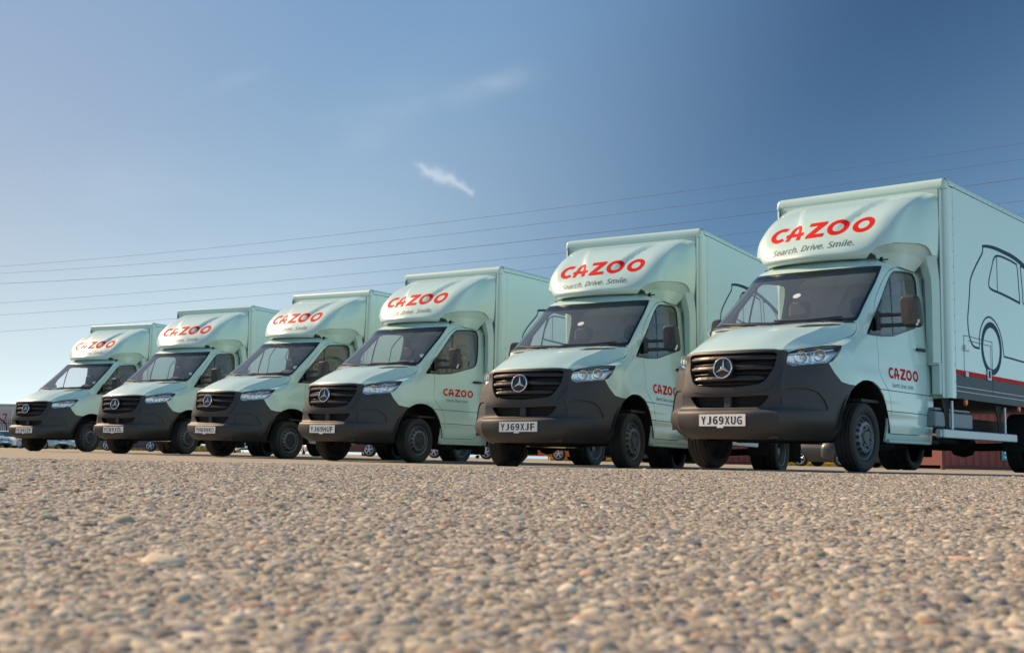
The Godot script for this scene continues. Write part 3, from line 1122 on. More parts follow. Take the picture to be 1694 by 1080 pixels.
	st.box(V(0, 0.55, 1.25), Vector3(0.6, 0.4, 0.9), 0.06)
	st.box(V(0, 0.50, 2.1), Vector3(0.38, 0.3, 0.8), 0.06)
	st.tube([V(0, 0.48, 2.5), V(0, 0.45, 4.2), V(0, 0.38, 5.9)], 0.045, 8)
	st.tube([V(0.25, 0.42, 2.0), V(0.25, 0.36, 3.0), V(0.3, 0.36, 4.4), V(-0.1, 0.42, 5.0)], 0.035, 8)
	st.lathe(V(0.05, 0.34, 3.35), [Vector2(-0.3, 0.03), Vector2(-0.26, 0.10), Vector2(0.26, 0.10), Vector2(0.3, 0.03)], Basis(Vector3.UP, PI / 2), 14)
	st.box(V(-0.62, 0.52, 3.6), Vector3(0.34, 0.34, 0.9), 0.05)
	put("chassis", st, M.black, t)
	st = MB.new()
	for s in [1.0, -1.0]:
		st.box(V(0.93 * s, 0.40, 6.72), Vector3(0.4, 0.42, 0.012), 0.0)
	put("mud_flap", st, M.rubber, t)
	st = MB.new()
	for s in [1.0, -1.0]:
		st.lathe(V(0.66 * s, 0.345, 6.0), [Vector2(0.36 * s, 0.41), Vector2(0.40 * s, 0.415), Vector2(0.40 * s, 0.425), Vector2(0.0, 0.425), Vector2(0.0, 0.415)], Basis(), 28, -1.75, 1.75)
	put("rear_mudguard", st, M.black, t)
	for s in [1.0, -1.0]:
		st = MB.new()
		st.tube([V(0.945 * s, 0.318, 1.62), V(0.915 * s, 0.318, 2.72)], 0.018, 8)
		put("sill_trim", st, M.sill, t)

	# ---- wind deflector
	var fr := Hull.carve(fair.tris, poly(ARCHF))
	var ft: Array = fr[1]
	var wd := put("wind_deflector", both.call(ft, 0.0, 0.03), M.paint, t)
	var ff := func(q: Vector2) -> Vector2:
		var u: float = q.x / 1.235
		return Vector2(-0.618 + q.x, 2.583 + 0.034 * u + q.y * 1.0)
	var fboth := both_halves(ft)
	for l in word_letters():
		st = MB.new()
		Hull.add(st, letter_on(fboth, FRONT, ff, l), 0.003)
		put("deflector_letter", st, M.red_print, wd)
	var tl := laid_text("Search. Drive. Smile.", func(u: float, v: float):
		var a := fair.at(Vector2(lerpf(-0.49, 0.475, u), lerpf(2.428, 2.512, v) + 0.048 * (u - 0.5)), FRONT)
		return [L(a[0] + a[1] * 0.003), Vector3(a[1].x, a[1].y, -a[1].z)] if not a.is_empty() else null)
	tag(put("deflector_tagline", tl, M.grey_print, wd), "", "", "", "stuff")
	# cove under the wings, leg beside the cab, closing panel over the roof
	st = MB.new()
	for s in [1.0, -1.0]:
		var e0 := []
		var e1 := []
		var e2 := []
		var edge := poly("2.50,2.30 2.55,2.36 2.648,2.425 2.80,2.455 2.932,2.480 3.179,2.504 3.430,2.522 3.586,2.512 3.66,2.485 3.72,2.44 3.765,2.385 3.785,2.31")
		for k in edge.size():
			var a := fair.at(edge[k], CHART)
			if a.is_empty():
				continue
			var p: Vector3 = a[0] - a[1] * 0.028
			var u := float(k) / (edge.size() - 1)
			var inn := Vector3(lerpf(0.60, 0.80, minf(u * 2.2, 1.0)), lerpf(2.29, 2.235, minf(u * 2.0, 1.0)), lerpf(2.05, 2.74, u))
			e0.append(L(p, s))
			e1.append(L(p * 0.45 + inn * 0.55 + Vector3(0, 0.035, 0.02), s))
			e2.append(L(inn, s))
		st.strip(e0, e1, Vector3(0, -1, 0.3))
		st.strip(e1, e2, Vector3(0, -1, 0.3))
		# the leg: a wall facing forwards between the cab and the box
		var l0 := []
		var l1 := []
		var l2 := []
		for y in [2.42, 2.30, 2.15, 1.95, 1.7, 1.4, 1.2]:
			var k: float = clampf((2.42 - y) / 0.3, 0.0, 1.0)
			l0.append(V(lerpf(0.80, 0.855, k) * s, y, lerpf(2.74, 2.84, k * 0.9)))
			l1.append(V(lerpf(0.90, 0.945, k) * s, y, lerpf(2.745, 2.795, k)))
			l2.append(V(1.003 * s, y, lerpf(2.80, 2.87, k)))
		st.strip(l0, l1, Vector3(0, 0, 1))
		st.strip(l1, l2, Vector3(0.5 * s, 0, 1))
		st.box(V(0.945 * s, 1.20, 2.835), Vector3(0.13, 0.03, 0.10), 0.012)
		st.box(V(0.955 * s, 1.03, 2.86), Vector3(0.10, 0.345, 0.06), 0.012)
	var top := []
	var low := []
	for k in 21:
		var x := lerpf(-0.66, 0.66, k / 20.0)
		var a := fair.at(Vector2(x, 2.3085), FRONT)
		var z := 1.88 + 0.42 * x * x
		top.append(V(x, 2.312, z))
		low.append(V(x, 2.30, z + 0.22))
	st.strip(top, low, Vector3(0, -1, 0))
	put("wing_cove", st, M.paint, wd)

	# ---- cargo box: right side at x = 1.162, left side at x = -0.982
	var xr := 1.162
	var xl := -0.982
	var xm := (xr + xl) * 0.5
	var z0 := 3.11
	var z1 := 7.6
	st = MB.new()
	st.box(U(xm, 2.02, (z0 + z1) * 0.5), Vector3(xr - xl - 0.008, 2.36, z1 - z0), 0.0)
	st.box(U(xm, 2.02, 3.02), Vector3(xr - xl - 0.16, 2.38, 0.2), 0.0)
	st.box(U(xm, 3.27, 5.3), Vector3(xr - xl - 0.05, 0.10, z1 - 2.98), 0.03)
	var cb := put("cargo_box", st, M.paint, t)
	for s in [1.0, -1.0]:
		var xs := xr if s > 0.0 else xl
		st = MB.new()
		st.box(U(xs - 0.002 * s, 2.205, (z0 + z1) * 0.5), Vector3(0.012, 2.09, z1 - z0), 0.0)
		put("side_panel", st, M.paint, cb)
		st = MB.new()
		st.box(U(xs - 0.002 * s, 1.134, (z0 + z1) * 0.5), Vector3(0.014, 0.048, z1 - z0), 0.0)
		put("red_stripe", st, M.red_print, cb)
		for q in [[1.107, 0.972], [0.968, 0.920], [0.916, 0.832]]:
			st = MB.new()
			st.box(U(xs - 0.004 * s, (q[0] + q[1]) * 0.5, (z0 + z1) * 0.5), Vector3(0.016, q[0] - q[1], z1 - z0), 0.004)
			put("skirt_board", st, M.skirt, cb)
		st = MB.new()
		for y in [0.970, 0.918]:
			st.box(U(xs - 0.003 * s, y, (z0 + z1) * 0.5), Vector3(0.017, 0.007, z1 - z0), 0.0)
		tag(put("skirt_joint", st, M.alu, cb), "", "", "", "stuff")
		st = MB.new()
		st.box(U(xs - 0.002 * s, 3.246, (z0 + z1) * 0.5), Vector3(0.018, 0.009, z1 - z0), 0.0)
		put("roof_seam", st, M.seam, cb)
		# corner post, quarter round
		st = MB.new()
		var pr := [Vector2(0.012, 2.90), Vector2(0.026, 2.93)]
		for k in 9:
			var a := PI / 2 * k / 8.0
			pr.append(Vector2(0.028 + 0.062 * sin(a), 3.02 - 0.085 * cos(a)))
		pr += [Vector2(0.09, 3.118), Vector2(0.085, 3.12)]
		var p0 := []
		var p1 := []
		for q in pr:
			var x: float = xs - 0.088 * s + q.x * s
			p0.append(U(x, 0.83, q.y))
			p1.append(U(x, 3.235, q.y))
		st.strip(p0, p1, Vector3(s, 0, 1))
		put("corner_post", st, M.paint, cb)
		st = MB.new()
		st.box(U(xs - 0.079 * s, 2.02, 2.893), Vector3(0.012, 2.38, 0.02), 0.003)
		put("joint_strip", st, M.alu_dark, cb)
		# rivets on the post and along the roof rail
		st = MB.new()
		for k in 13:
			var y := 3.06 - k * 0.185
			st.lathe(U(xs + 0.003 * s, y, 3.095), [Vector2(-0.003 * s, 0.009), Vector2(0.003 * s, 0.006), Vector2(0.004 * s, 0.0)], Basis(), 8)
			st.lathe(U(xs - 0.062 * s, y, 2.942), [Vector2(-0.004 * s, 0.009), Vector2(0.004 * s, 0.006), Vector2(0.005 * s, 0.0)], Basis(Vector3.UP, PI / 4 * s), 8)
		for k in 24:
			st.lathe(U(xs + 0.004 * s, 3.275, 3.2 + k * 0.18), [Vector2(-0.003 * s, 0.009), Vector2(0.004 * s, 0.006), Vector2(0.005 * s, 0.0)], Basis(), 8)
		tag(put("rivet", st, M.rivet, cb), "", "", "", "stuff")
		# roof rail along the side
		st = MB.new()
		p0 = []
		p1 = []
		for q in [Vector2(0.004, 3.248), Vector2(0.005, 3.292), Vector2(-0.005, 3.318), Vector2(-0.028, 3.334), Vector2(-0.06, 3.338), Vector2(-0.10, 3.338)]:
			p0.append(U(xs + q.x * s, q.y, 3.0))
			p1.append(U(xs + q.x * s, q.y, z1))
		st.strip(p0, p1, Vector3(s, 0.6, 0))
		put("roof_rail", st, M.paint, cb)
	# front rail
	st = MB.new()
	var fp := []
	for q in [Vector2(2.955, 3.19), Vector2(2.925, 3.20), Vector2(2.918, 3.235), Vector2(2.925, 3.29), Vector2(2.945, 3.322), Vector2(2.98, 3.337), Vector2(3.06, 3.339)]:
		fp.append(q)
	var a0 := []
	var a1 := []
	for q in fp:
		a0.append(U(xl + 0.055, q.y, q.x))
		a1.append(U(xr - 0.05, q.y, q.x))
	st.strip(a0, a1, Vector3(0, 0.4, 1))
	for s in [1.0, -1.0]:
		var xs := xr if s > 0.0 else xl
		var rows := []
		for k in 5:
			var a := PI / 2 * k / 4.0
			var l := []
			for q in fp:
				var dd: float = q.x - 2.918
				var rad := 0.055
				l.append(U(xs - (0.053 - (rad - dd * 0.35) * sin(a) * 0.98) * s - (0.0 if q.y < 3.3 else (q.y - 3.3) * 0.8 * sin(a)) * s, q.y, q.x + (1.0 - cos(a)) * 0.08))
			rows.append(l)
		st.loft(rows, U(xs - 0.15 * s, 3.2, 3.15))
	put("front_rail", st, M.paint, cb)
	st = MB.new()
	st.box(U(xm, 0.86, 5.3), Vector3(xr - xl - 0.06, 0.05, 4.4), 0.0)
	put("box_floor", st, M.black, cb)
	# rear frame
	st = MB.new()
	st.box(U(xm, 2.06, z1 + 0.012), Vector3(xr - xl - 0.1, 2.3, 0.02), 0.0)
	put("rear_shutter", st, M.alu, cb)

	# the outline drawing of a car on each side
	for s in [1.0, -1.0]:
		var x := (xr + 0.0062) if s > 0.0 else (xl - 0.0062)
		st = MB.new()
		drawn(st, pts2("4.06,2.702 4.2,2.723 4.362,2.736 4.58,2.742 4.80,2.737 5.04,2.732 5.30,2.710 5.57,2.668 5.83,2.62 6.10,2.56 6.36,2.49"), Vector2(0.034, 0.075), x, s)
		drawn(st, pts2("4.055,2.715 4.055,2.65 4.02,2.60 3.92,2.52 3.82,2.44 3.72,2.35 3.64,2.265 3.605,2.20 3.59,2.10 3.565,2.0 3.54,1.90 3.512,1.80 3.508,1.72 3.52,1.65 3.545,1.58 3.575,1.535 3.65,1.478 3.74,1.458 3.86,1.456"), 0.026, x, s)
		drawn(st, pts2("3.86,1.445 3.868,1.52 3.88,1.60 3.915,1.68 3.98,1.755 4.09,1.83 4.22,1.864 4.34,1.852 4.46,1.812 4.56,1.745 4.62,1.68 4.67,1.60 4.70,1.50 4.725,1.42"), 0.022, x, s)
		drawn(st, pts2("4.72,1.424 5.0,1.42 5.46,1.41 6.2,1.40 6.62,1.40"), 0.022, x, s)
		var wl := []
		for k in 41:
			var a := TAU * k / 40
			wl.append(Vector2(4.285 + 0.322 * cos(a), 1.487 + 0.285 * sin(a)))
		drawn(st, wl, 0.07, x, s)
		drawn(st, pts2("4.41,2.575 4.36,2.49 4.30,2.40 4.26,2.33 4.245,2.29 4.25,2.24 4.30,2.218 4.42,2.207 4.60,2.203 4.93,2.188 5.38,2.160"), Vector2(0.022, 0.032), x, s)
		drawn(st, pts2("5.378,2.15 5.36,2.28 5.34,2.42 5.315,2.57 5.285,2.645"), 0.024, x, s)
		drawn(st, pts2("5.30,2.645 5.10,2.662 4.88,2.668 4.70,2.668 4.55,2.655 4.47,2.625 4.41,2.575"), 0.026, x, s)
		drawn(st, pts2("4.545,2.66 4.542,2.21"), 0.018, x, s)
		drawn(st, pts2("5.43,2.65 5.46,2.5 5.50,2.3 5.52,2.17 5.80,2.155 6.30,2.12 6.48,2.10 6.40,2.22 6.30,2.33 6.15,2.44 6.0,2.53 5.85,2.59 5.65,2.635 5.43,2.65"), 0.024, x, s)
		drawn(st, pts2("6.36,2.49 6.5,2.38 6.62,2.22 6.70,2.06 6.86,2.0 7.0,1.96 7.3,1.9 7.44,1.82 7.5,1.7 7.5,1.5 7.4,1.42"), 0.03, x, s)
		wl = []
		for k in 41:
			var a := TAU * k / 40
			wl.append(Vector2(6.98 + 0.322 * cos(a), 1.487 + 0.285 * sin(a)))
		drawn(st, wl, 0.07, x, s)
		put("car_drawing", st, M.navy_print, cb)
		# locker door: seams, latches
		st = MB.new()
		for q in [[3.365, 1.10, 3.365, 1.566], [3.365, 1.566, 4.30, 1.566], [4.30, 1.566, 4.30, 0.95], [3.52, 1.515, 4.25, 1.515], [4.25, 1.515, 4.25, 1.20]]:
			var aa := Vector2(q[0], q[1])
			var bb := Vector2(q[2], q[3])
			var w: Vector2 = (bb - aa).abs() + Vector2(0.008, 0.008)
			st.box(U(x - 0.001 * s, (aa.y + bb.y) * 0.5, (aa.x + bb.x) * 0.5), Vector3(0.0026, w.y, w.x), 0.0)
		put("locker_seam", st, M.seam, cb)
		st = MB.new()
		st.box(U(x + 0.008 * s, 1.42, 3.37), Vector3(0.02, 0.07, 0.035), 0.004)
		st.box(U(x + 0.008 * s, 1.40, 3.44), Vector3(0.012, 0.02, 0.14), 0.004)
		st.box(U(x + 0.008 * s, 1.12, 3.41), Vector3(0.02, 0.06, 0.08), 0.004)
		st.box(U(x + 0.006 * s, 1.16, 4.16), Vector3(0.012, 0.13, 0.13), 0.004)
		put("latch", st, M.alu, cb)
		st = MB.new()
		st.box(U(x + 0.0135 * s, 1.165, 4.155), Vector3(0.004, 0.085, 0.05), 0.0)
		put("latch_keyhole", st, M.black, cb)
		# side guard, its posts, the marker lamps
		var xs := xr if s > 0.0 else xl
		st = MB.new()
		st.box(U(xs - 0.02 * s, 0.430, 3.95), Vector3(0.035, 0.10, 2.44), 0.014)
		st.box(U(xs - 0.06 * s, 0.430, 2.73), Vector3(0.09, 0.10, 0.04), 0.016, Basis(Vector3.UP, -0.5 * s))
		var sg := put("side_guard", st, M.alu, t)
		st = MB.new()
		for z in [3.10, 4.86]:
			st.box(U(xs - 0.05 * s, 0.635, z), Vector3(0.02, 0.34, 0.045), 0.003)
		put("guard_post", st, M.alu, sg)
		st = MB.new()
		for z in [2.96, 4.70]:
			st.prism(PackedVector2Array([Vector2(-0.06, 0.82), Vector2(0.16, 0.82), Vector2(0.16, 0.45), Vector2(0.06, 0.45), Vector2(0.03, 0.62)]), U(xs - 0.10 * s, 0, z), Vector3(0, 0, -1), Vector3(0, 1, 0), Vector3(0.012 * s, 0, 0))
		put("guard_bracket", st, M.black, sg)
		for z in [3.42, 5.26]:
			st = MB.new()
			st.lathe(U(xs - 0.02 * s, 0.800, z), [Vector2(0.0, 0.042), Vector2(0.018 * s, 0.04), Vector2(0.026 * s, 0.03), Vector2(0.03 * s, 0.0)], Basis(), 16)
			put("marker_lamp", st, M.orange, t)
	st = MB.new()
	st.box(U(0.93, 0.59, 3.3), Vector3(0.28, 0.18, 1.15), 0.02)
	st.box(U(0.95, 0.705, 3.3), Vector3(0.2, 0.03, 1.08), 0.008)
	put("fuel_tank", st, M.tank, t)
	return t


func plate(truck: Node3D, text: String) -> void:
	var st := MB.new()
	st.box(Vector3.ZERO, Vector3(0.522, 0.117, 0.006), 0.0025)
	var p := put("number_plate", st, M.plate, truck)
	p.position = V(0, 0.481, -0.012)
	for k in text.length():
		var x0 := -0.236 + k * 0.0676
		var w := 0.053 if text[k] != "J" else 0.046
		put("plate_letter", laid_text(text[k], func(u: float, v: float): return [Vector3(x0 + w * u, -0.0395 + 0.079 * v, 0.0045), Vector3(0, 0, 1)], true), M.plate_black, p)
	st = MB.new()
	st.box(Vector3(-0.02, -0.066, 0.002), Vector3(0.07, 0.016, 0.003), 0.0)
	put("plate_tab", st, M.plate, p)


# ------------------------------------------------------------------ air
const EXPOSURE := 1.5
func sky_color(dir: Vector3, sun: Vector3) -> Vector3:
	var el := rad_to_deg(asin(clampf(dir.y, -1.0, 1.0)))
	var g := rad_to_deg(acos(clampf(dir.dot(sun), -1.0, 1.0)))
	var h := exp(-maxf(el, 0.0) / 9.5)
	# by the angle from the sun: hazy near it, darkest at a right angle, brighter again opposite
	var knots := [35.0, 50.0, 69.0, 88.0, 132.0]
	var high := [Vector3(0.178, 0.317, 0.553), Vector3(0.100, 0.25, 0.49), Vector3(0.016, 0.054, 0.16), Vector3(0.06, 0.15, 0.30), Vector3(0.50, 0.92, 1.16)]
	var low := [Vector3(1.01, 0.983, 0.887), Vector3(1.0, 1.15, 1.12), Vector3(0.34, 0.64, 0.95), Vector3(0.50, 0.80, 1.02), Vector3(1.25, 1.62, 1.66)]
	var k := 0
	while k < 3 and g > knots[k + 1]:
		k += 1
	var u := smoothstep(0.0, 1.0, clampf((g - knots[k]) / (knots[k + 1] - knots[k]), 0.0, 1.0))
	var hi: Vector3 = high[k].lerp(high[k + 1], u)
	var lo: Vector3 = low[k].lerp(low[k + 1], u)
	var c := hi.lerp(lo, h)
	c = c.lerp(Vector3(0.14, 0.27, 0.45), 0.7 * smoothstep(28.0, 80.0, el))
	c += Vector3(1.0, 0.92, 0.78) * 0.7 * exp(-g / 10.0)
	return c / EXPOSURE


func make_sky(sun: Vector3) -> PanoramaSkyMaterial:
	var small := Image.create(512, 256, false, Image.FORMAT_RGBF)
	for j in 256:
		var th := PI * (j + 0.5) / 256.0
		for i in 512:
			var ph := TAU * ((i + 0.5) / 512.0 - 0.5)
			var d := Vector3(sin(ph) * sin(th), cos(th), -cos(ph) * sin(th))
			var c := sky_color(d, sun)
			small.set_pixel(i, j, Color(c.x, c.y, c.z))
	var im := small
	im.resize(4096, 2048, Image.INTERPOLATE_CUBIC)
	# thin cirrus and one small bright cloud, in the part of the sky before the car park
	var n1 := FastNoiseLite.new()
	n1.seed = 7
	n1.frequency = 0.012
	n1.fractal_octaves = 5
	var n2 := FastNoiseLite.new()
	n2.seed = 21
	n2.frequency = 0.05
	n2.fractal_octaves = 4
	for j in range(700, 1040):
		var el := 90.0 - 180.0 * (j + 0.5) / 2048.0
		for i in range(1640, 2460):
			var az := 360.0 * ((i + 0.5) / 4096.0 - 0.5)
			var a := 0.0
			# streaks: [az, el, az, el, width, strength]
			for s in [[-4.5, 17.1, 1.2, 18.6, 0.55, 0.13], [-9.5, 16.2, -3.6, 17.4, 0.9, 0.09], [-17.0, 16.0, -12.5, 18.0, 0.35, 0.09], [-9.0, 14.4, -5.0, 16.2, 0.8, 0.05], [-24.0, 11.5, -12.0, 12.6, 1.6, 0.05], [-22.0, 8.0, -6.0, 8.6, 1.2, 0.05]]:
				var p := Vector2(az, el)
				var b0 := Vector2(s[0], s[1])
				var b1 := Vector2(s[2], s[3])
				var u := clampf((p - b0).dot(b1 - b0) / (b1 - b0).length_squared(), 0.0, 1.0)
				var dist := p.distance_to(b0.lerp(b1, u))
				if dist < s[4] * 3.0:
					a += s[5] * exp(-pow(dist / s[4], 2.0)) * sin(PI * clampf(u, 0.06, 0.94)) * clampf(0.65 + 0.9 * n1.get_noise_2d(i, j * 3.0), 0.0, 1.6)
			var pts := [Vector2(-4.95, 14.02), Vector2(-4.35, 13.72), Vector2(-3.5, 13.45), Vector2(-2.75, 13.22), Vector2(-2.15, 12.85)]
			var best := 9.0
			var at := 0.0
			if az > -6.5 and az < -1.0 and el > 11.5 and el < 15.5:
				for k in 4:
					var b0: Vector2 = pts[k]
					var b1: Vector2 = pts[k + 1]
					var p := Vector2(az + 0.25 * n2.get_noise_2d(i * 2.0, j * 2.0), el + 0.22 * n2.get_noise_2d(i * 2.0 + 500.0, j * 2.0))
					var u := clampf((p - b0).dot(b1 - b0) / (b1 - b0).length_squared(), 0.0, 1.0)
					var dist := p.distance_to(b0.lerp(b1, u))
					if dist < best:
						best = dist
						at = (k + u) / 4.0
				var w := 0.10 + 0.16 * sin(PI * clampf(at + 0.12, 0.0, 1.0))
				a += 0.36 * exp(-pow(best / w, 2.0)) * (0.5 + 0.5 * smoothstep(0.0, 0.2, at))
			if a > 0.004:
				var c := im.get_pixel(i, j)
				im.set_pixel(i, j, c.lerp(Color(0.66, 0.68, 0.70), minf(a, 0.9)))
	var m := PanoramaSkyMaterial.new()
	m.panorama = ImageTexture.create_from_image(im)
	return m


# ------------------------------------------------------------------ ground
func ground_y(x: float, z: float) -> float:
	var sw := 0.02
	var s := 0.0
	for k in POSES:
		var p: Array = POSES[k]
		var cx: float = p[0] + 1.5 * sin(p[2])
		var cz: float = -p[1] - 1.5 * cos(p[2])
		var d2 := (x - cx) * (x - cx) + (z - cz) * (z - cz)
		var w := 1.0 / (d2 * d2 / 40.0 + 1.0)
		sw += w
		s += w * float(p[5])
	return s / sw * clampf((Vector2(x, z).length() - 4.0) / 5.0, 0.0, 1.0)


func make_ground() -> void:
	var st := MB.new()
	var rings := [0.0]
	var r := 0.3
	while r < 1200.0:
		rings.append(r)
		r *= 1.09
	var sides := 96
	var pts := []
	for q in rings:
		var l := []
		for k in sides + 1:
			var a := TAU * k / sides
			var x: float = q * sin(a)
			var z: float = -q * cos(a)
			l.append(Vector3(x, ground_y(x, z), z))
		pts.append(l)
	for i in rings.size() - 1:
		for k in sides:
			st.quadn(pts[i][k], pts[i][k + 1], pts[i + 1][k + 1], pts[i + 1][k], Vector3.UP, Vector3.UP, Vector3.UP, Vector3.UP)
	tag(put("ground", st, M.ground, self), "beige worn tarmac of the car park", "", "", "structure")


func stone_mesh(seed_: int) -> ArrayMesh:
	var g := RandomNumberGenerator.new()
	g.seed = seed_
	var dirs := []
	var rows := 4
	var st := MB.new()
	var pts := []
	var sides := 6
	for i in range(1, rows):
		var th := PI * 0.62 * i / (rows - 1)
		var l := []
		for k in sides:
			var a := TAU * (k + g.randf_range(-0.25, 0.25)) / sides
			var rr := g.randf_range(0.78, 1.12)
			l.append(Vector3(cos(a) * sin(th) * rr, cos(th) * g.randf_range(0.85, 1.1), sin(a) * sin(th) * rr))
		pts.append(l)
	var top := Vector3(g.randf_range(-0.2, 0.2), g.randf_range(0.85, 1.02), g.randf_range(-0.2, 0.2))
	for k in sides:
		var k2 := (k + 1) % sides
		var tri := [top, pts[0][k], pts[0][k2]]
		var nn := []
		for q in tri:
			nn.append(q.normalized())
		st.tri(tri[0], tri[1], tri[2], nn[0], nn[1], nn[2])
		for i in pts.size() - 1:
			var a: Vector3 = pts[i][k]
			var b: Vector3 = pts[i][k2]
			var c: Vector3 = pts[i + 1][k2]
			var d: Vector3 = pts[i + 1][k]
			st.quadn(a, b, c, d, a.normalized(), b.normalized(), c.normalized(), d.normalized())
	return st.mesh()


func make_gravel() -> void:
	var variants := 7
	var place := []
	var tint := []
	for k in variants:
		place.append([])
		tint.append(PackedColorArray())
	var patch := FastNoiseLite.new()
	patch.seed = 5
	patch.frequency = 0.9
	patch.fractal_octaves = 3
	# bands: from, to, spacing, size
	for band in [[0.42, 1.0, 0.0060, 0.0047], [1.0, 2.4, 0.0072, 0.0052], [2.4, 5.5, 0.0115, 0.0064], [5.5, 10.5, 0.019, 0.0085]]:
		var d: float = band[0]
		while d < band[1]:
			var half := 0.47 * d + (0.25 if d < 3.0 else 0.6)
			var x := -half
			while x < half:
				var px: float = x + rng.randf_range(-0.5, 0.5) * band[2]
				var pz: float = -(d + rng.randf_range(-0.5, 0.5) * band[2])
				x += band[2]
				var pn := patch.get_noise_2d(px, pz)
				if rng.randf() > 0.86 + 0.5 * pn:
					continue
				var s: float = band[3] * exp(rng.randfn(0.0, 0.33))
				if rng.randf() < 0.03:
					s *= 1.6
				var flat_ := rng.randf_range(0.38, 0.8)
				var b := Basis(Vector3.UP, rng.randf() * TAU) * Basis(Vector3.RIGHT, rng.randf_range(-0.25, 0.25)) * Basis.from_scale(Vector3(s * rng.randf_range(0.8, 1.35), s * flat_, s * rng.randf_range(0.75, 1.1)))
				var v := rng.randi() % variants
				place[v].append(Transform3D(b, Vector3(px, ground_y(px, pz) - s * flat_ * rng.randf_range(0.2, 0.75), pz)))
				var base := rng.randf_range(0.45, 1.35)
				var c := Vector3(0.385, 0.345, 0.27) * base
				var pick := rng.randf()
				if pick < 0.16:
					c = Vector3(0.20, 0.20, 0.21) * base
				elif pick < 0.20:
					c = Vector3(0.42, 0.27, 0.19) * base
				elif pick < 0.27:
					c = Vector3(0.52, 0.46, 0.37) * base
				elif pick < 0.42:
					c = Vector3(0.31, 0.29, 0.26) * base
				tint[v].append(Color(c.x, c.y, c.z))
			d += band[2]
	var holder := Node3D.new()
	holder.name = "gravel"
	add_child(holder)
	tag(holder, "loose and bedded beige stone chippings over the tarmac", "", "", "stuff")
	for v in variants:
		var mm := MultiMesh.new()
		mm.transform_format = MultiMesh.TRANSFORM_3D
		mm.use_colors = true
		mm.mesh = stone_mesh(100 + v)
		mm.instance_count = place[v].size()
		for i in place[v].size():
			mm.set_instance_transform(i, place[v][i])
			mm.set_instance_color(i, tint[v][i])
		var o := MultiMeshInstance3D.new()
		o.name = "chippings"
		o.multimesh = mm
		o.material_override = M.stone
		holder.add_child(o, true)
		tag(o, "", "", "", "stuff")


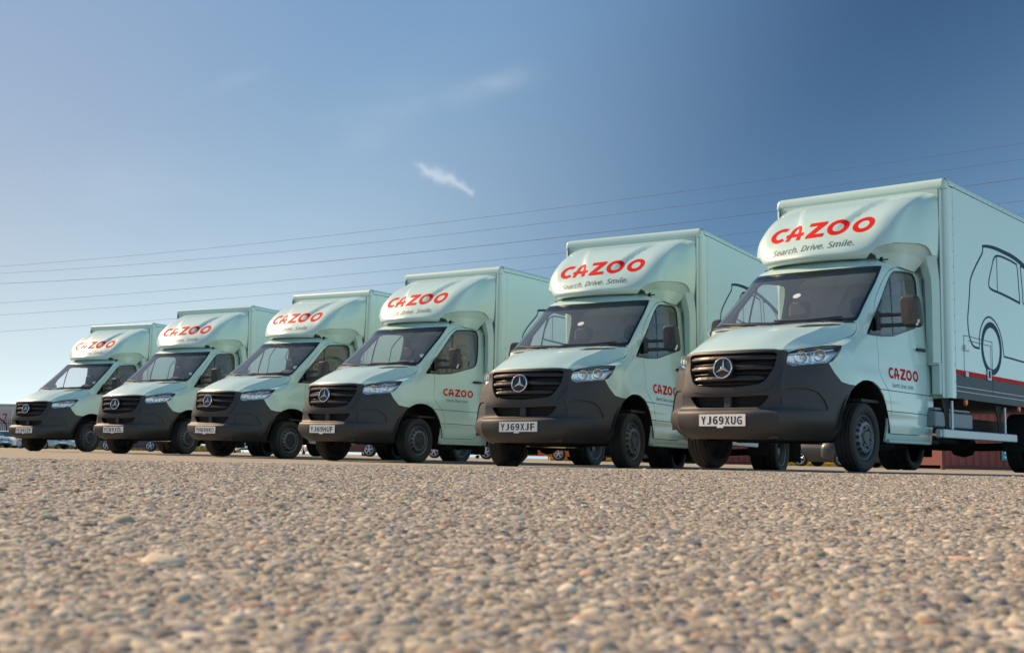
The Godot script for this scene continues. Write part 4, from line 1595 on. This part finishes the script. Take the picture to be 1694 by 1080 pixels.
# ------------------------------------------------------------------ parked cars far behind
func make_car(called: String, label: String, paint: Material, at: Vector3, yaw: float, tall := 1.0) -> Node3D:
	var t := thing(called, label, "car", "cars parked behind the trucks")
	t.position = at
	t.rotation.y = yaw
	var stations := []
	# along the car (z, front positive): half width, sill y, belt y, and roof y where there is a cabin
	var prof := [[2.12, 0.62, 0.30, 0.56], [2.08, 0.72, 0.22, 0.66], [1.95, 0.80, 0.20, 0.74], [1.6, 0.86, 0.20, 0.86], [1.0, 0.89, 0.20, 0.95], [0.75, 0.90, 0.20, 0.98], [0.0, 0.90, 0.20, 0.98], [-1.0, 0.90, 0.20, 1.0], [-1.7, 0.87, 0.22, 1.0], [-1.98, 0.80, 0.30, 0.95], [-2.08, 0.68, 0.36, 0.84]]
	var st := MB.new()
	var rows := []
	for q in prof:
		var l := []
		for k in 15:
			var u := k / 14.0 * 2.0 - 1.0
			var w: float = q[1]
			var yy: float
			var xx: float
			if absf(u) > 0.55:
				var v := (1.0 - absf(u)) / 0.45
				yy = lerpf(q[2], q[3] - 0.05, v)
				xx = signf(u) * w * (1.0 - 0.06 * pow(1.0 - v, 3.0) + 0.03 * sin(PI * v) - 0.03 * v)
			else:
				xx = u / 0.55 * w * 0.97
				yy = q[3] - 0.05 * pow(absf(u) / 0.55, 4.0)
			l.append(Vector3(xx, yy * tall, q[0]))
		rows.append(l)
	st.loft(rows, Vector3(0, 0.55, 0))
	for e in [0, prof.size() - 1]:
		var mid := Vector3(0, 0.5, prof[e][0])
		for k in 14:
			st.flat(mid, rows[e][k], rows[e][k + 1], Vector3(0, 0, 1 if e == 0 else -1))
	put("body", st, paint, t)
	st = MB.new()
	var gl := MB.new()
	var lower := [Vector3(0.80, 0.95, 0.85), Vector3(0.84, 0.96, 0.3), Vector3(0.84, 0.97, -0.9), Vector3(0.80, 0.98, -1.85)]
	var upper := [Vector3(0.60, 1.40, 0.05), Vector3(0.62, 1.44, -0.25), Vector3(0.62, 1.44, -0.95), Vector3(0.58, 1.38, -1.5)]
	for s in [1.0, -1.0]:
		for i in 3:
			var m := Vector3(s, tall, 1)
			gl.quad(lower[i] * m, lower[i + 1] * m, upper[i + 1] * m, upper[i] * m, Vector3(s, 0.2, 0))
			st.tube([lower[i] * m, upper[i] * m], 0.035, 6)
		st.tube([lower[3] * Vector3(s, tall, 1), upper[3] * Vector3(s, tall, 1)], 0.05, 6)
	var mm := Vector3(-1, tall, 1)
	var mp := Vector3(1, tall, 1)
	gl.quad(lower[0] * mp, lower[0] * mm, upper[0] * mm, upper[0] * mp, Vector3(0, 0.5, 1))
	gl.quad(lower[3] * mp, lower[3] * mm, upper[3] * mm, upper[3] * mp, Vector3(0, 0.3, -1))
	var roof := []
	for i in 4:
		var l := []
		for k in 9:
			var u := k / 8.0 * 2.0 - 1.0
			l.append(Vector3(upper[i].x * u * 1.03, (upper[i].y + 0.035 * (1.0 - u * u) + 0.01) * tall, upper[i].z))
		roof.append(l)
	st.loft(roof, Vector3(0, 0.5, -0.5))
	put("roof", st, paint, t)
	put("windows", gl, M.car_glass, t)
	for s in [1.0, -1.0]:
		for z in [1.32, -1.30]:
			var w := put("wheel", M.mesh_car_tyre, M.rubber, t)
			w.position = Vector3(0.80 * s, 0.32, z)
			w.rotation.y = 0.0 if s > 0.0 else PI
			put("alloy_rim", M.mesh_car_rim, M.alloy, w)
		st = MB.new()
		st.box(Vector3(0.60 * s, 0.66 * tall, 1.985), Vector3(0.34, 0.13, 0.16), 0.04, Basis(Vector3.UP, 0.45 * s))
		put("headlight", st, M.lamp_clear, t)
		st = MB.new()
		st.box(Vector3(0.93 * s, 0.98 * tall, 0.62), Vector3(0.16, 0.12, 0.1), 0.04)
		put("door_mirror", st, paint, t)
	st = MB.new()
	st.box(Vector3(0, 0.63 * tall, 2.09), Vector3(0.78, 0.11, 0.05), 0.02)
	st.box(Vector3(0, 0.33 * tall, 2.085), Vector3(1.05, 0.14, 0.06), 0.02)
	put("front_grille", st, M.black, t)
	st = MB.new()
	st.box(Vector3(0, 0.64 * tall, 2.118), Vector3(0.5, 0.018, 0.01), 0.0)
	put("chrome_bar", st, M.chrome, t)
	st = MB.new()
	st.box(Vector3(0, 0.46 * tall, 2.125), Vector3(0.52, 0.11, 0.01), 0.0)
	put("number_plate", st, M.plate, t)
	return t


func car_wheel_meshes() -> void:
	var st := MB.new()
	st.lathe(Vector3.ZERO, [Vector2(-0.10, 0.22), Vector2(-0.10, 0.29), Vector2(-0.08, 0.32), Vector2(0.08, 0.32), Vector2(0.10, 0.29), Vector2(0.10, 0.22)], Basis(), 28)
	st.lathe(Vector3.ZERO, [Vector2(0.02, 0.22), Vector2(0.02, 0.0)], Basis(), 20)
	M.mesh_car_tyre = st.mesh()
	st = MB.new()
	st.lathe(Vector3.ZERO, [Vector2(0.06, 0.225), Vector2(0.105, 0.228), Vector2(0.108, 0.215), Vector2(0.08, 0.195)], Basis(), 28)
	for k in 5:
		var a := TAU * k / 5
		for w in [-0.16, 0.16]:
			st.tube([Vector3(0.085, cos(a) * 0.04, sin(a) * 0.04), Vector3(0.095, cos(a + w) * 0.2, sin(a + w) * 0.2)], [0.022, 0.016], 6)
	st.lathe(Vector3.ZERO, [Vector2(0.05, 0.06), Vector2(0.1, 0.055), Vector2(0.105, 0.0)], Basis(), 14)
	M.mesh_car_rim = st.mesh()


# a place on the ground seen at a column of the photograph, so many metres away
func spot(px: float, dist: float) -> Vector3:
	var a := (px - 847.0) / 1948.7
	return Vector3(a * dist, 0.0, -dist)


func make_background() -> void:
	car_wheel_meshes()
	var cars := [
		# column, distance, facing (degrees, 0 = towards the viewer), paint, label
		[-14.0, 92.0, 62.0, "pale_blue", "pale blue parked car nose to the right, far left by the fence"],
		[18.0, 104.0, 24.0, "white_car", "white parked car beside the pale blue one, before the fence"],
		[46.0, 110.0, 20.0, "silver", "silver parked car half behind the leftmost truck's bumper"],
		[78.0, 84.0, 60.0, "silver_blue", "silver blue parked car seen between the front wheels of the leftmost truck"],
		[117.0, 104.0, 20.0, "silver", "silver parked car showing beside the right front tyre of the leftmost truck"],
		[177.0, 98.0, 22.0, "white_car", "white parked car seen between the two leftmost trucks"],
		[233.0, 66.0, 78.0, "navy", "dark blue parked car with bright alloy wheels under the second truck from the left"],
		[409.0, 98.0, 18.0, "white_car", "white parked car seen under the truck plated YH69WKO"],
		[446.0, 104.0, 18.0, "white_car", "white parked car behind the wheel of the truck plated YH69WKO"],
		[519.0, 92.0, 22.0, "silver", "silver parked car seen between the trucks plated YH69WKO and YJ69HUF"],
		[592.0, 56.0, 66.0, "maroon", "maroon parked car with alloy wheels under the truck plated YJ69HUF"],
		[628.0, 78.0, 10.0, "white_car", "white parked car beside the maroon one under the truck plated YJ69HUF"],
		[779.0, 54.0, 66.0, "dark_red", "dark red parked car left of the front wheel of the truck plated YJ69XJF"],
		[822.0, 72.0, 12.0, "white_car", "white parked car behind the front tyre of the truck plated YJ69XJF"],
		[897.0, 54.0, 64.0, "orange_car", "orange parked car under the middle of the truck plated YJ69XJF"],
		[1020.0, 56.0, 52.0, "black_car", "black parked car before the grass bank, under the truck plated YJ69XJF"],
		[1098.0, 54.0, 74.0, "black_car", "black parked car with alloy wheels behind the truck plated YJ69XJF"],
		[1388.0, 50.0, 50.0, "black_car", "black parked car before the grass bank, seen under the truck plated YJ69XUG"],
		[1452.0, 46.0, 76.0, "charcoal_car", "charcoal parked car with alloy wheels behind the front wheel of the truck plated YJ69XUG"],
	]
	for c in cars:
		make_car("parked_car", c[4], M[c[3]], spot(c[0], c[1]), deg_to_rad(c[2]))
	# grass bank with a yellow kerb behind the right half of the row
	var st := MB.new()
	var bank := FastNoiseLite.new()
	bank.seed = 3
	bank.frequency = 0.15
	var rows := []
	for i in 13:
		var l := []
		var u := i / 12.0
		for k in 61:
			var x := lerpf(2.0, 26.0, k / 60.0)
			l.append(Vector3(x, 0.02 + 1.5 * smoothstep(0.0, 1.0, u) + 0.12 * bank.get_noise_2d(x * 3.0, u * 20.0), -59.0 - 7.0 * u))
		rows.append(l)
	st.loft(rows, Vector3(12, -10, -62))
	tag(put("grass_bank", st, M.soil, self), "low bank of dry earth behind the yellow kerb", "", "", "structure")
	var blade := MB.new()
	for k in 5:
		var a := TAU * k / 5.0
		var d := Vector3(cos(a), 0, sin(a))
		var s := Vector3(-sin(a), 0, cos(a)) * 0.012
		var b0 := d * 0.03
		var b1 := d * 0.07 + Vector3(0, 0.16, 0)
		var b2 := d * 0.15 + Vector3(0, 0.27, 0)
		blade.quad(b0 - s, b0 + s, b1 + s * 0.8, b1 - s * 0.8, d + Vector3.UP)
		blade.flat(b1 - s * 0.8, b1 + s * 0.8, b2, d + Vector3.UP)
	for lot in [[2.0, 26.0, -66.0, -58.8, 15000, true], [-90.0, -34.0, -152.0, -121.0, 9000, false]]:
		var mm := MultiMesh.new()
		mm.transform_format = MultiMesh.TRANSFORM_3D
		mm.use_colors = true
		mm.mesh = blade.mesh()
		mm.instance_count = lot[4]
		for i in lot[4]:
			var x := rng.randf_range(lot[0], lot[1])
			var z := rng.randf_range(lot[2], lot[3])
			var y := 0.0
			if lot[5]:
				y = 1.5 * smoothstep(0.0, 1.0, clampf((-59.0 - z) / 7.0, 0.0, 1.0))
			var s := rng.randf_range(0.6, 1.7) * (1.0 if lot[5] else 2.0)
			mm.set_instance_transform(i, Transform3D(Basis(Vector3.UP, rng.randf() * TAU).scaled(Vector3.ONE * s), Vector3(x, y, z)))
			var c := Vector3(0.20, 0.19, 0.02).lerp(Vector3(0.34, 0.29, 0.07), rng.randf()) if lot[5] else Vector3(0.13, 0.14, 0.03).lerp(Vector3(0.30, 0.22, 0.07), rng.randf())
			mm.set_instance_color(i, Color(c.x, c.y, c.z))
		var o := MultiMeshInstance3D.new()
		o.name = "grass"
		o.multimesh = mm
		o.material_override = M.grass
		add_child(o, true)
		tag(o, "yellow green rough grass on the bank behind the right half of the row" if lot[5] else "rough grass along the fence at far left", "", "", "stuff")
	var kerb := thing("yellow_kerb", "yellow painted kerb along the foot of the grass bank", "kerb")
	kerb.position = Vector3(2.0, 0, -58.6)
	for k in 26:
		st = MB.new()
		st.box(Vector3(0.45 + k * 0.92, 0.08, 0), Vector3(0.9, 0.2, 0.3), 0.03)
		put("kerb_stone", st, M.yellow, kerb)
	# shipping containers
	for q in [[1664.0, 42.0, 8.0, 6.06, "rust red corrugated shipping container behind the rear wheel of the nearest truck"], [1226.0, 57.0, -4.0, 2.6, "small rust red container glimpsed behind the right front tyre of the nearest truck"]]:
		var c := thing("shipping_container", q[4], "container")
		c.position = spot(q[0], q[1])
		c.rotation.y = deg_to_rad(q[2])
		var len_: float = q[3]
		st = MB.new()
		var n := int(len_ / 0.28)
		for side in [1.0, -1.0]:
			for k in n:
				var x0 := -len_ / 2 + 0.1 + k * (len_ - 0.2) / n
				var w := (len_ - 0.2) / n
				var y0 := 0.16
				var y1 := 2.46
				var zf: float = 1.18 * side
				var zb: float = 1.145 * side
				var xs := [x0, x0 + w * 0.25, x0 + w * 0.5, x0 + w * 0.75, x0 + w]
				var zs := [zf, zf, zb, zb, zf]
				for i in 4:
					st.quad(Vector3(xs[i], y0, zs[i]), Vector3(xs[i + 1], y0, zs[i + 1]), Vector3(xs[i + 1], y1, zs[i + 1]), Vector3(xs[i], y1, zs[i]), Vector3(0, 0, side))
		put("corrugated_wall", st, M.rust, c)
		st = MB.new()
		st.box(Vector3(0, 2.5, 0), Vector3(len_ - 0.1, 0.05, 2.4), 0.0)
		for x in [-len_ / 2 + 0.06, len_ / 2 - 0.06]:
			st.box(Vector3(x, 1.3, 0), Vector3(0.04, 2.3, 2.3), 0.0)
			for z in [1.16, -1.16]:
				st.box(Vector3(x, 1.3, z), Vector3(0.14, 2.58, 0.14), 0.02)
		for z in [1.17, -1.17]:
			for y in [0.09, 2.52]:
				st.box(Vector3(0, y, z), Vector3(len_ - 0.24, 0.13, 0.11), 0.01)
		put("frame", st, M.rust_dark, c)
		if len_ > 3.0:
			st = MB.new()
			st.box(Vector3(-0.62, 0.62, 1.19), Vector3(0.42, 0.5, 0.012), 0.0)
			var lg := put("company_panel", st, M.teal, c)
			var m := laid_text("S", func(u: float, v: float): return [Vector3(-0.74 + 0.24 * u, 0.44 + 0.30 * v, 1.2), Vector3(0, 0, 1)], true)
			put("panel_letter", m, M.plate, lg)
	# warehouse with a numbered panel, and a palisade fence, far left
	var wh := thing("warehouse", "long pale grey warehouse with ribbed cladding beyond the fence at far left", "building")
	wh.position = spot(-190.0, 165.0)
	st = MB.new()
	st.box(Vector3(0, 2.9, -10.0), Vector3(44.0, 5.8, 20.0), 0.0)
	put("wall", st, M.cladding, wh)
	st = MB.new()
	st.box(Vector3(0, 5.9, -10.0), Vector3(44.4, 0.3, 20.4), 0.05)
	put("roof", st, M.cladding_trim, wh)
	st = MB.new()
	for k in 74:
		st.box(Vector3(-21.7 + k * 0.595, 2.9, 0.03), Vector3(0.1, 5.7, 0.06), 0.0)
	tag(put("cladding_rib", st, M.cladding, wh), "", "", "", "stuff")
	st = MB.new()
	st.box(Vector3(17.25, 4.15, 0.09), Vector3(1.35, 2.1, 0.05), 0.0)
	var panel := put("number_panel", st, M.pale_red, wh)
	put("panel_number", laid_text("7", func(u: float, v: float): return [Vector3(16.95 + 0.62 * u, 3.35 + 1.35 * v, 0.12), Vector3(0, 0, 1)], true), M.dark_red, panel)
	var fence := thing("palisade_fence", "grey steel palisade fence in front of the warehouse at far left", "fence")
	fence.position = spot(-150.0, 124.0)
	for k in 150:
		st = MB.new() if k == 0 else st
		if k == 0:
			st.box(Vector3(0, 1.6, 0), Vector3(0.07, 2.6, 0.02), 0.0)
			st.prism(PackedVector2Array([Vector2(-0.035, 2.9), Vector2(0.035, 2.9), Vector2(0, 3.05)]), Vector3(0, 0, -0.01), Vector3.RIGHT, Vector3.UP, Vector3(0, 0, 0.02))
			M.mesh_pale = st.mesh()
		var p := put("pale", M.mesh_pale, M.galvanised, fence)
		p.position = Vector3(-16.0 + k * 0.19, 0, 0)
	st = MB.new()
	for y in [0.8, 2.55]:
		st.box(Vector3(-1.9, y, -0.04), Vector3(28.6, 0.06, 0.05), 0.0)
	put("rail", st, M.galvanised, fence)
	for k in 10:
		st = MB.new()
		st.box(Vector3(-16.0 + k * 3.1, 1.5, -0.1), Vector3(0.1, 3.0, 0.1), 0.0)
		put("fence_post", st, M.galvanised, fence)
	var lampp := thing("bent_post", "thin dark bent post standing before the palisade fence", "post")
	lampp.position = spot(17.0, 118.0)
	st = MB.new()
	st.tube([Vector3(0, 0, 0), Vector3(0.0, 2.0, 0), Vector3(-0.08, 2.4, 0), Vector3(-0.9, 3.0, 0)], 0.07, 6)
	put("bent_tube", st, M.black, lampp)
	# overhead wires: heights at the near end, the middle and the far end
	var lab := ["topmost overhead wire crossing the sky above the trucks", "second overhead wire from the top", "third overhead wire from the top, darker than those above", "fourth overhead wire from the top, passing behind the truck fairings", "fifth overhead wire from the top", "lowest overhead wire, faint near the left edge"]
	var hs := [[20.0, 20.0, 20.0], [19.0, 18.9, 19.2], [17.8, 17.6, 18.05], [16.4, 16.3, 15.9], [15.6, 15.2, 14.55], [14.6, 13.9, 12.7]]
	for k in 6:
		var n0 := Vector3(30.9, hs[k][0], -71.0)
		var n1 := Vector3(0.0, hs[k][1], -95.0)
		var n2 := Vector3(-56.0, hs[k][2], -129.0)
		var l := []
		for i in 61:
			var x := lerpf(75.0, -100.0, i / 60.0)
			# a parabola through the three places
			var u0 := (x - n1.x) * (x - n2.x) / ((n0.x - n1.x) * (n0.x - n2.x))
			var u1 := (x - n0.x) * (x - n2.x) / ((n1.x - n0.x) * (n1.x - n2.x))
			var u2 := (x - n0.x) * (x - n1.x) / ((n2.x - n0.x) * (n2.x - n1.x))
			l.append(n0 * u0 + n1 * u1 + n2 * u2)
		st = MB.new()
		st.tube(l, 0.014 if k != 2 else 0.02, 5)
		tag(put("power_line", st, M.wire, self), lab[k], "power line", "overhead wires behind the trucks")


func make_materials() -> void:
	var grain := noise_tex(11, 0.03, 512)
	var p := mat("paint", lin(0.49, 0.68, 0.645), 0.36)
	p.clearcoat_enabled = true
	p.clearcoat = 0.8
	p.clearcoat_roughness = 0.09
	mat("plastic", lin(0.036, 0.038, 0.042), 0.56)
	mat("slat", lin(0.022, 0.022, 0.024), 0.3)
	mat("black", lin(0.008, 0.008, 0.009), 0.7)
	mat("black_gloss", lin(0.008, 0.009, 0.011), 0.12)
	mat("seam", lin(0.05, 0.07, 0.08), 0.6)
	mat("rubber", lin(0.018, 0.018, 0.019), 0.72)
	mat("rim", lin(0.13, 0.145, 0.17), 0.45, 0.3)
	mat("hub", lin(0.035, 0.04, 0.05), 0.45, 0.2)
	mat("bolt", lin(0.12, 0.12, 0.13), 0.4, 0.6)
	mat("chrome", lin(0.78, 0.79, 0.80), 0.12, 1.0)
	mat("reflector", lin(0.80, 0.83, 0.86), 0.38, 0.6)
	mat("bezel", lin(0.62, 0.68, 0.76), 0.2, 0.7)
	mat("bulb", lin(0.9, 0.9, 0.88), 0.1)
	mat("alu", lin(0.52, 0.55, 0.58), 0.42, 0.35)
	mat("alu_dark", lin(0.22, 0.27, 0.28), 0.5, 0.4)
	mat("rivet", lin(0.34, 0.40, 0.40), 0.45, 0.4)
	mat("tank", lin(0.20, 0.24, 0.28), 0.55)
	mat("sill", lin(0.45, 0.52, 0.50), 0.45)
	mat("red_print", lin(0.66, 0.012, 0.010), 0.6)
	M.red_print.metallic_specular = 0.2
	mat("grey_print", lin(0.07, 0.08, 0.09), 0.5)
	mat("navy_print", lin(0.022, 0.065, 0.12), 0.6)
	M.navy_print.metallic_specular = 0.2
	mat("skirt", lin(0.018, 0.040, 0.062), 0.55)
	mat("orange", lin(0.85, 0.13, 0.01), 0.3)
	mat("plate", lin(0.86, 0.86, 0.84), 0.4)
	mat("plate_black", lin(0.012, 0.012, 0.014), 0.45)
	mat("trim_dark", lin(0.026, 0.028, 0.032), 0.7)
	mat("lining", lin(0.010, 0.011, 0.012), 0.85)  # near black, so the shade in the shut gaps is in the colour
	mat("trim_light", lin(0.22, 0.23, 0.24), 0.7)
	mat("fabric", lin(0.03, 0.032, 0.036), 0.9)
	mat("lamp_clear", lin(0.75, 0.78, 0.80), 0.12, 0.2)
	for g in [["glass", 0.10, 0.22], ["glass_side", 0.08, 0.20], ["lamp_glass", 0.02, 0.02]]:
		var m := mat(g[0], Color(0.75, 0.82, 0.85, g[1]), 0.02)
		m.transparency = BaseMaterial3D.TRANSPARENCY_ALPHA
	var gm := mat("ground", lin(0.30, 0.245, 0.185), 0.95)
	gm.albedo_texture = ground_texture()
	gm.albedo_color = Color.WHITE
	gm.uv1_triplanar = true
	gm.uv1_world_triplanar = true
	gm.uv1_scale = Vector3(0.21, 0.21, 0.21)
	gm.heightmap_enabled = true
	gm.heightmap_scale = 2.2
	gm.heightmap_texture = M.ground_height
	var sm := mat("stone", Color.WHITE, 0.88)
	sm.vertex_color_use_as_albedo = true
	var gr := mat("grass", Color.WHITE, 0.8)
	gr.vertex_color_use_as_albedo = true
	gr.backlight_enabled = true
	gr.backlight = Color(0.4, 0.45, 0.15)
	mat("soil", lin(0.22, 0.19, 0.07), 0.95)
	mat("yellow", lin(0.62, 0.36, 0.02), 0.7)
	mat("rust", lin(0.26, 0.055, 0.045), 0.65)
	mat("rust_dark", lin(0.14, 0.04, 0.035), 0.7)
	mat("teal", lin(0.02, 0.34, 0.40), 0.5)
	mat("cladding", lin(0.55, 0.56, 0.56), 0.6)
	mat("cladding_trim", lin(0.40, 0.42, 0.43), 0.6)
	mat("pale_red", lin(0.55, 0.40, 0.38), 0.6)
	mat("galvanised", lin(0.10, 0.11, 0.11), 0.6, 0.2)
	mat("wire", lin(0.16, 0.20, 0.27), 0.8)  # paler and bluer than cable: distance haze put into the colour
	mat("car_glass", lin(0.02, 0.03, 0.04), 0.06)
	mat("alloy", lin(0.55, 0.60, 0.66), 0.3, 0.7)
	for c in [["pale_blue", 0.20, 0.34, 0.45], ["white_car", 0.72, 0.74, 0.76], ["silver", 0.42, 0.45, 0.48], ["silver_blue", 0.34, 0.45, 0.55], ["navy", 0.012, 0.02, 0.045], ["maroon", 0.06, 0.008, 0.012], ["dark_red", 0.18, 0.012, 0.018], ["orange_car", 0.62, 0.11, 0.01], ["black_car", 0.01, 0.01, 0.012], ["charcoal_car", 0.03, 0.032, 0.035]]:
		var m := mat(c[0], lin(c[1], c[2], c[3]), 0.3)
		m.clearcoat_enabled = true
		m.clearcoat = 0.8
	mat("white_disc", lin(0.75, 0.77, 0.76), 0.5)
	mat("lime", lin(0.42, 0.62, 0.02), 0.7)
	mat("pink", lin(0.45, 0.12, 0.32), 0.8)


func ground_texture() -> ImageTexture:
	var n := 1024
	var cell := FastNoiseLite.new()
	cell.seed = 9
	cell.noise_type = FastNoiseLite.TYPE_CELLULAR
	cell.frequency = 0.30
	cell.cellular_return_type = FastNoiseLite.RETURN_DISTANCE
	var cv := FastNoiseLite.new()
	cv.seed = 9
	cv.noise_type = FastNoiseLite.TYPE_CELLULAR
	cv.frequency = 0.30
	cv.cellular_return_type = FastNoiseLite.RETURN_CELL_VALUE
	var big := FastNoiseLite.new()
	big.seed = 4
	big.frequency = 0.006
	big.fractal_octaves = 4
	var im_d := cell.get_seamless_image(n, n)
	var im_v := cv.get_seamless_image(n, n)
	var im_b := big.get_seamless_image(n, n)
	var col := Image.create(n, n, false, Image.FORMAT_RGB8)
	var hgt := Image.create(n, n, false, Image.FORMAT_RGB8)
	for j in n:
		for i in n:
			var d := im_d.get_pixel(i, j).r
			var v := im_v.get_pixel(i, j).r
			var b := im_b.get_pixel(i, j).r
			var k := (0.72 + 0.5 * v) * (0.82 + 0.36 * b)
			var c := Vector3(0.355, 0.315, 0.245) * k
			if v > 0.86:
				c = Vector3(0.24, 0.235, 0.22) * k
			c *= 1.0 - 0.45 * smoothstep(0.55, 0.95, d)
			col.set_pixel(i, j, lin(c.x, c.y, c.z))
			var h := clampf(1.0 - d, 0.0, 1.0) * (0.6 + 0.4 * v)
			hgt.set_pixel(i, j, Color(h, h, h))
	M.ground_height = ImageTexture.create_from_image(hgt)
	return ImageTexture.create_from_image(col)


func _ready() -> void:
	# ---- camera
	var cam := Camera3D.new()
	cam.name = "camera"
	add_child(cam)
	cam.position = Vector3(0, 0.0988, 0)
	cam.basis = Basis(Vector3.RIGHT, 0.11085) * Basis(Vector3.BACK, 0.02145)
	var at := CameraAttributesPhysical.new()
	at.frustum_focal_length = 43.306
	at.frustum_focus_distance = 13.0
	at.frustum_near = 0.02
	at.frustum_far = 4000.0
	at.exposure_aperture = 13.0
	cam.attributes = at
	cam.fov = 30.98
	cam.near = 0.02
	cam.far = 4000.0
	# ---- sky and sun
	var sun_el := deg_to_rad(36.0)
	var sun_dir := Vector3(-0.858 * cos(sun_el), sin(sun_el), -0.510 * cos(sun_el)).normalized()
	var sun := DirectionalLight3D.new()
	sun.name = "sun"
	sun.light_energy = 1.4
	sun.light_color = Color(1.0, 0.86, 0.70)
	sun.light_angular_distance = 0.5
	sun.shadow_enabled = true
	add_child(sun)
	sun.look_at_from_position(sun_dir * 10.0, Vector3.ZERO)
	var env := Environment.new()
	env.background_mode = Environment.BG_SKY
	env.sky = Sky.new()
	env.sky.sky_material = make_sky(sun_dir)
	env.sky_rotation = Vector3(0, PI, 0)
	env.tonemap_mode = Environment.TONE_MAPPER_LINEAR
	env.tonemap_exposure = EXPOSURE
	env.sdfgi_enabled = true
	env.ssao_enabled = true
	env.ssil_enabled = true
	var we := WorldEnvironment.new()
	we.environment = env
	add_child(we)

	# ---- ground
	rng.seed = 12345
	make_materials()
	make_ground()
	make_gravel()

	# ---- trucks
	cab = Hull.new(CAB, 4, 4, null, 2)
	fair = Hull.new(FAIR, 6, 6, func(p: Vector3) -> float:
		# a raised middle that widens upwards
		var xe := 0.30 + 0.62 * (p.y - 2.78)
		var amp := 0.034 * smoothstep(2.58, 2.80, p.y) * (1.0 - smoothstep(2.98, 3.16, p.y))
		return amp * (1.0 - smoothstep(xe - 0.028, xe + 0.028, p.x)))
	wheel_meshes()
	var first := make_truck()
	var plates := {"a": "YJ69XUG", "b": "YJ69XJF", "c": "YJ69HUF", "d": "YH69WKO", "e": "YC69JZL", "f": "YC69JZF"}
	var where := {"a": "nearest and rightmost of the row", "b": "second from the right", "c": "third from the right", "d": "third from the left", "e": "second from the left", "f": "farthest and leftmost of the row"}
	for k in ["a", "b", "c", "d", "e", "f"]:
		var t: Node3D = first
		if k != "a":
			t = first.duplicate()
			t.name = "box_truck"
			add_child(t, true)
	var trucks := []
	for c in get_children():
		if c.name.begins_with("box_truck"):
			trucks.append(c)
	var i := 0
	for k in POSES:
		var t: Node3D = trucks[i]
		i += 1
		var p: Array = POSES[k]
		t.position = Vector3(p[0], p[5], -p[1])
		t.basis = Basis(Vector3.UP, -p[2]) * Basis(Vector3.BACK, p[3]) * Basis(Vector3.RIGHT, p[4])
		tag(t, "pale mint box truck with number plate %s, %s" % [plates[k], where[k]], "truck", "delivery trucks parked in a row")
		plate(t, plates[k])
		# the round disc in the windscreen
		var st := MB.new()
		var low: bool = k in ["c", "d", "e", "f"]
		var sp := cab.at(Vector2(0.79 if low else 0.065, 1.69 if low else 1.876), FRONT)
		var ax := Vector3(sp[1].x, sp[1].y, -sp[1].z)
		var sx := ax.cross(Vector3.UP).normalized()
		st.lathe(L(sp[0] - sp[1] * 0.012), [Vector2(0.0, 0.045), Vector2(0.002, 0.044), Vector2(0.002, 0.0)], Basis(ax, sx.cross(ax) * -1.0, sx), 24)
		put("windscreen_disc", st, M.white_disc, t)
		if low:
			var door_no := 0
			var mirror_no := 0
			for c in t.get_children():
				if String(c.name).begins_with("cab_door"):
					var letter_no := 0
					for g in c.get_children():
						var side := 1 if door_no == 0 else -1
						if String(g.name).begins_with("door_letter"):
							g.mesh = M["door_letter_%d_1_%d" % [side, letter_no]]
							letter_no += 1
						elif String(g.name).begins_with("door_tagline"):
							g.mesh = M["door_tag_%d_1" % side]
					door_no += 1
			for c in t.get_children():
				# the mirror on the far side is folded back
				if String(c.name).begins_with("mirror") and not String(c.name).begins_with("mirror_pod"):
					mirror_no += 1
					if mirror_no == 2:
						var pivot := V(-0.90, 1.56, 1.50)
						c.transform = Transform3D(Basis(), pivot) * Transform3D(Basis(Vector3.UP, -1.15), Vector3.ZERO) * Transform3D(Basis(), -pivot)
		if k in ["c", "e"]:
			st = MB.new()
			st.lathe(Vector3.ZERO, [Vector2(-0.04, 0.0), Vector2(-0.035, 0.05), Vector2(0.0, 0.07), Vector2(0.035, 0.05), Vector2(0.04, 0.0)], Basis(), 16)
			var vest := put("safety_vest", st, M.lime, self)
			vest.position = t.transform * V(0.55, 1.78, 2.62)
			vest.rotation.y = -p[2]
			tag(vest, "lime yellow safety vest hanging inside the cab of the truck plated %s" % plates[k], "vest")
	make_background()
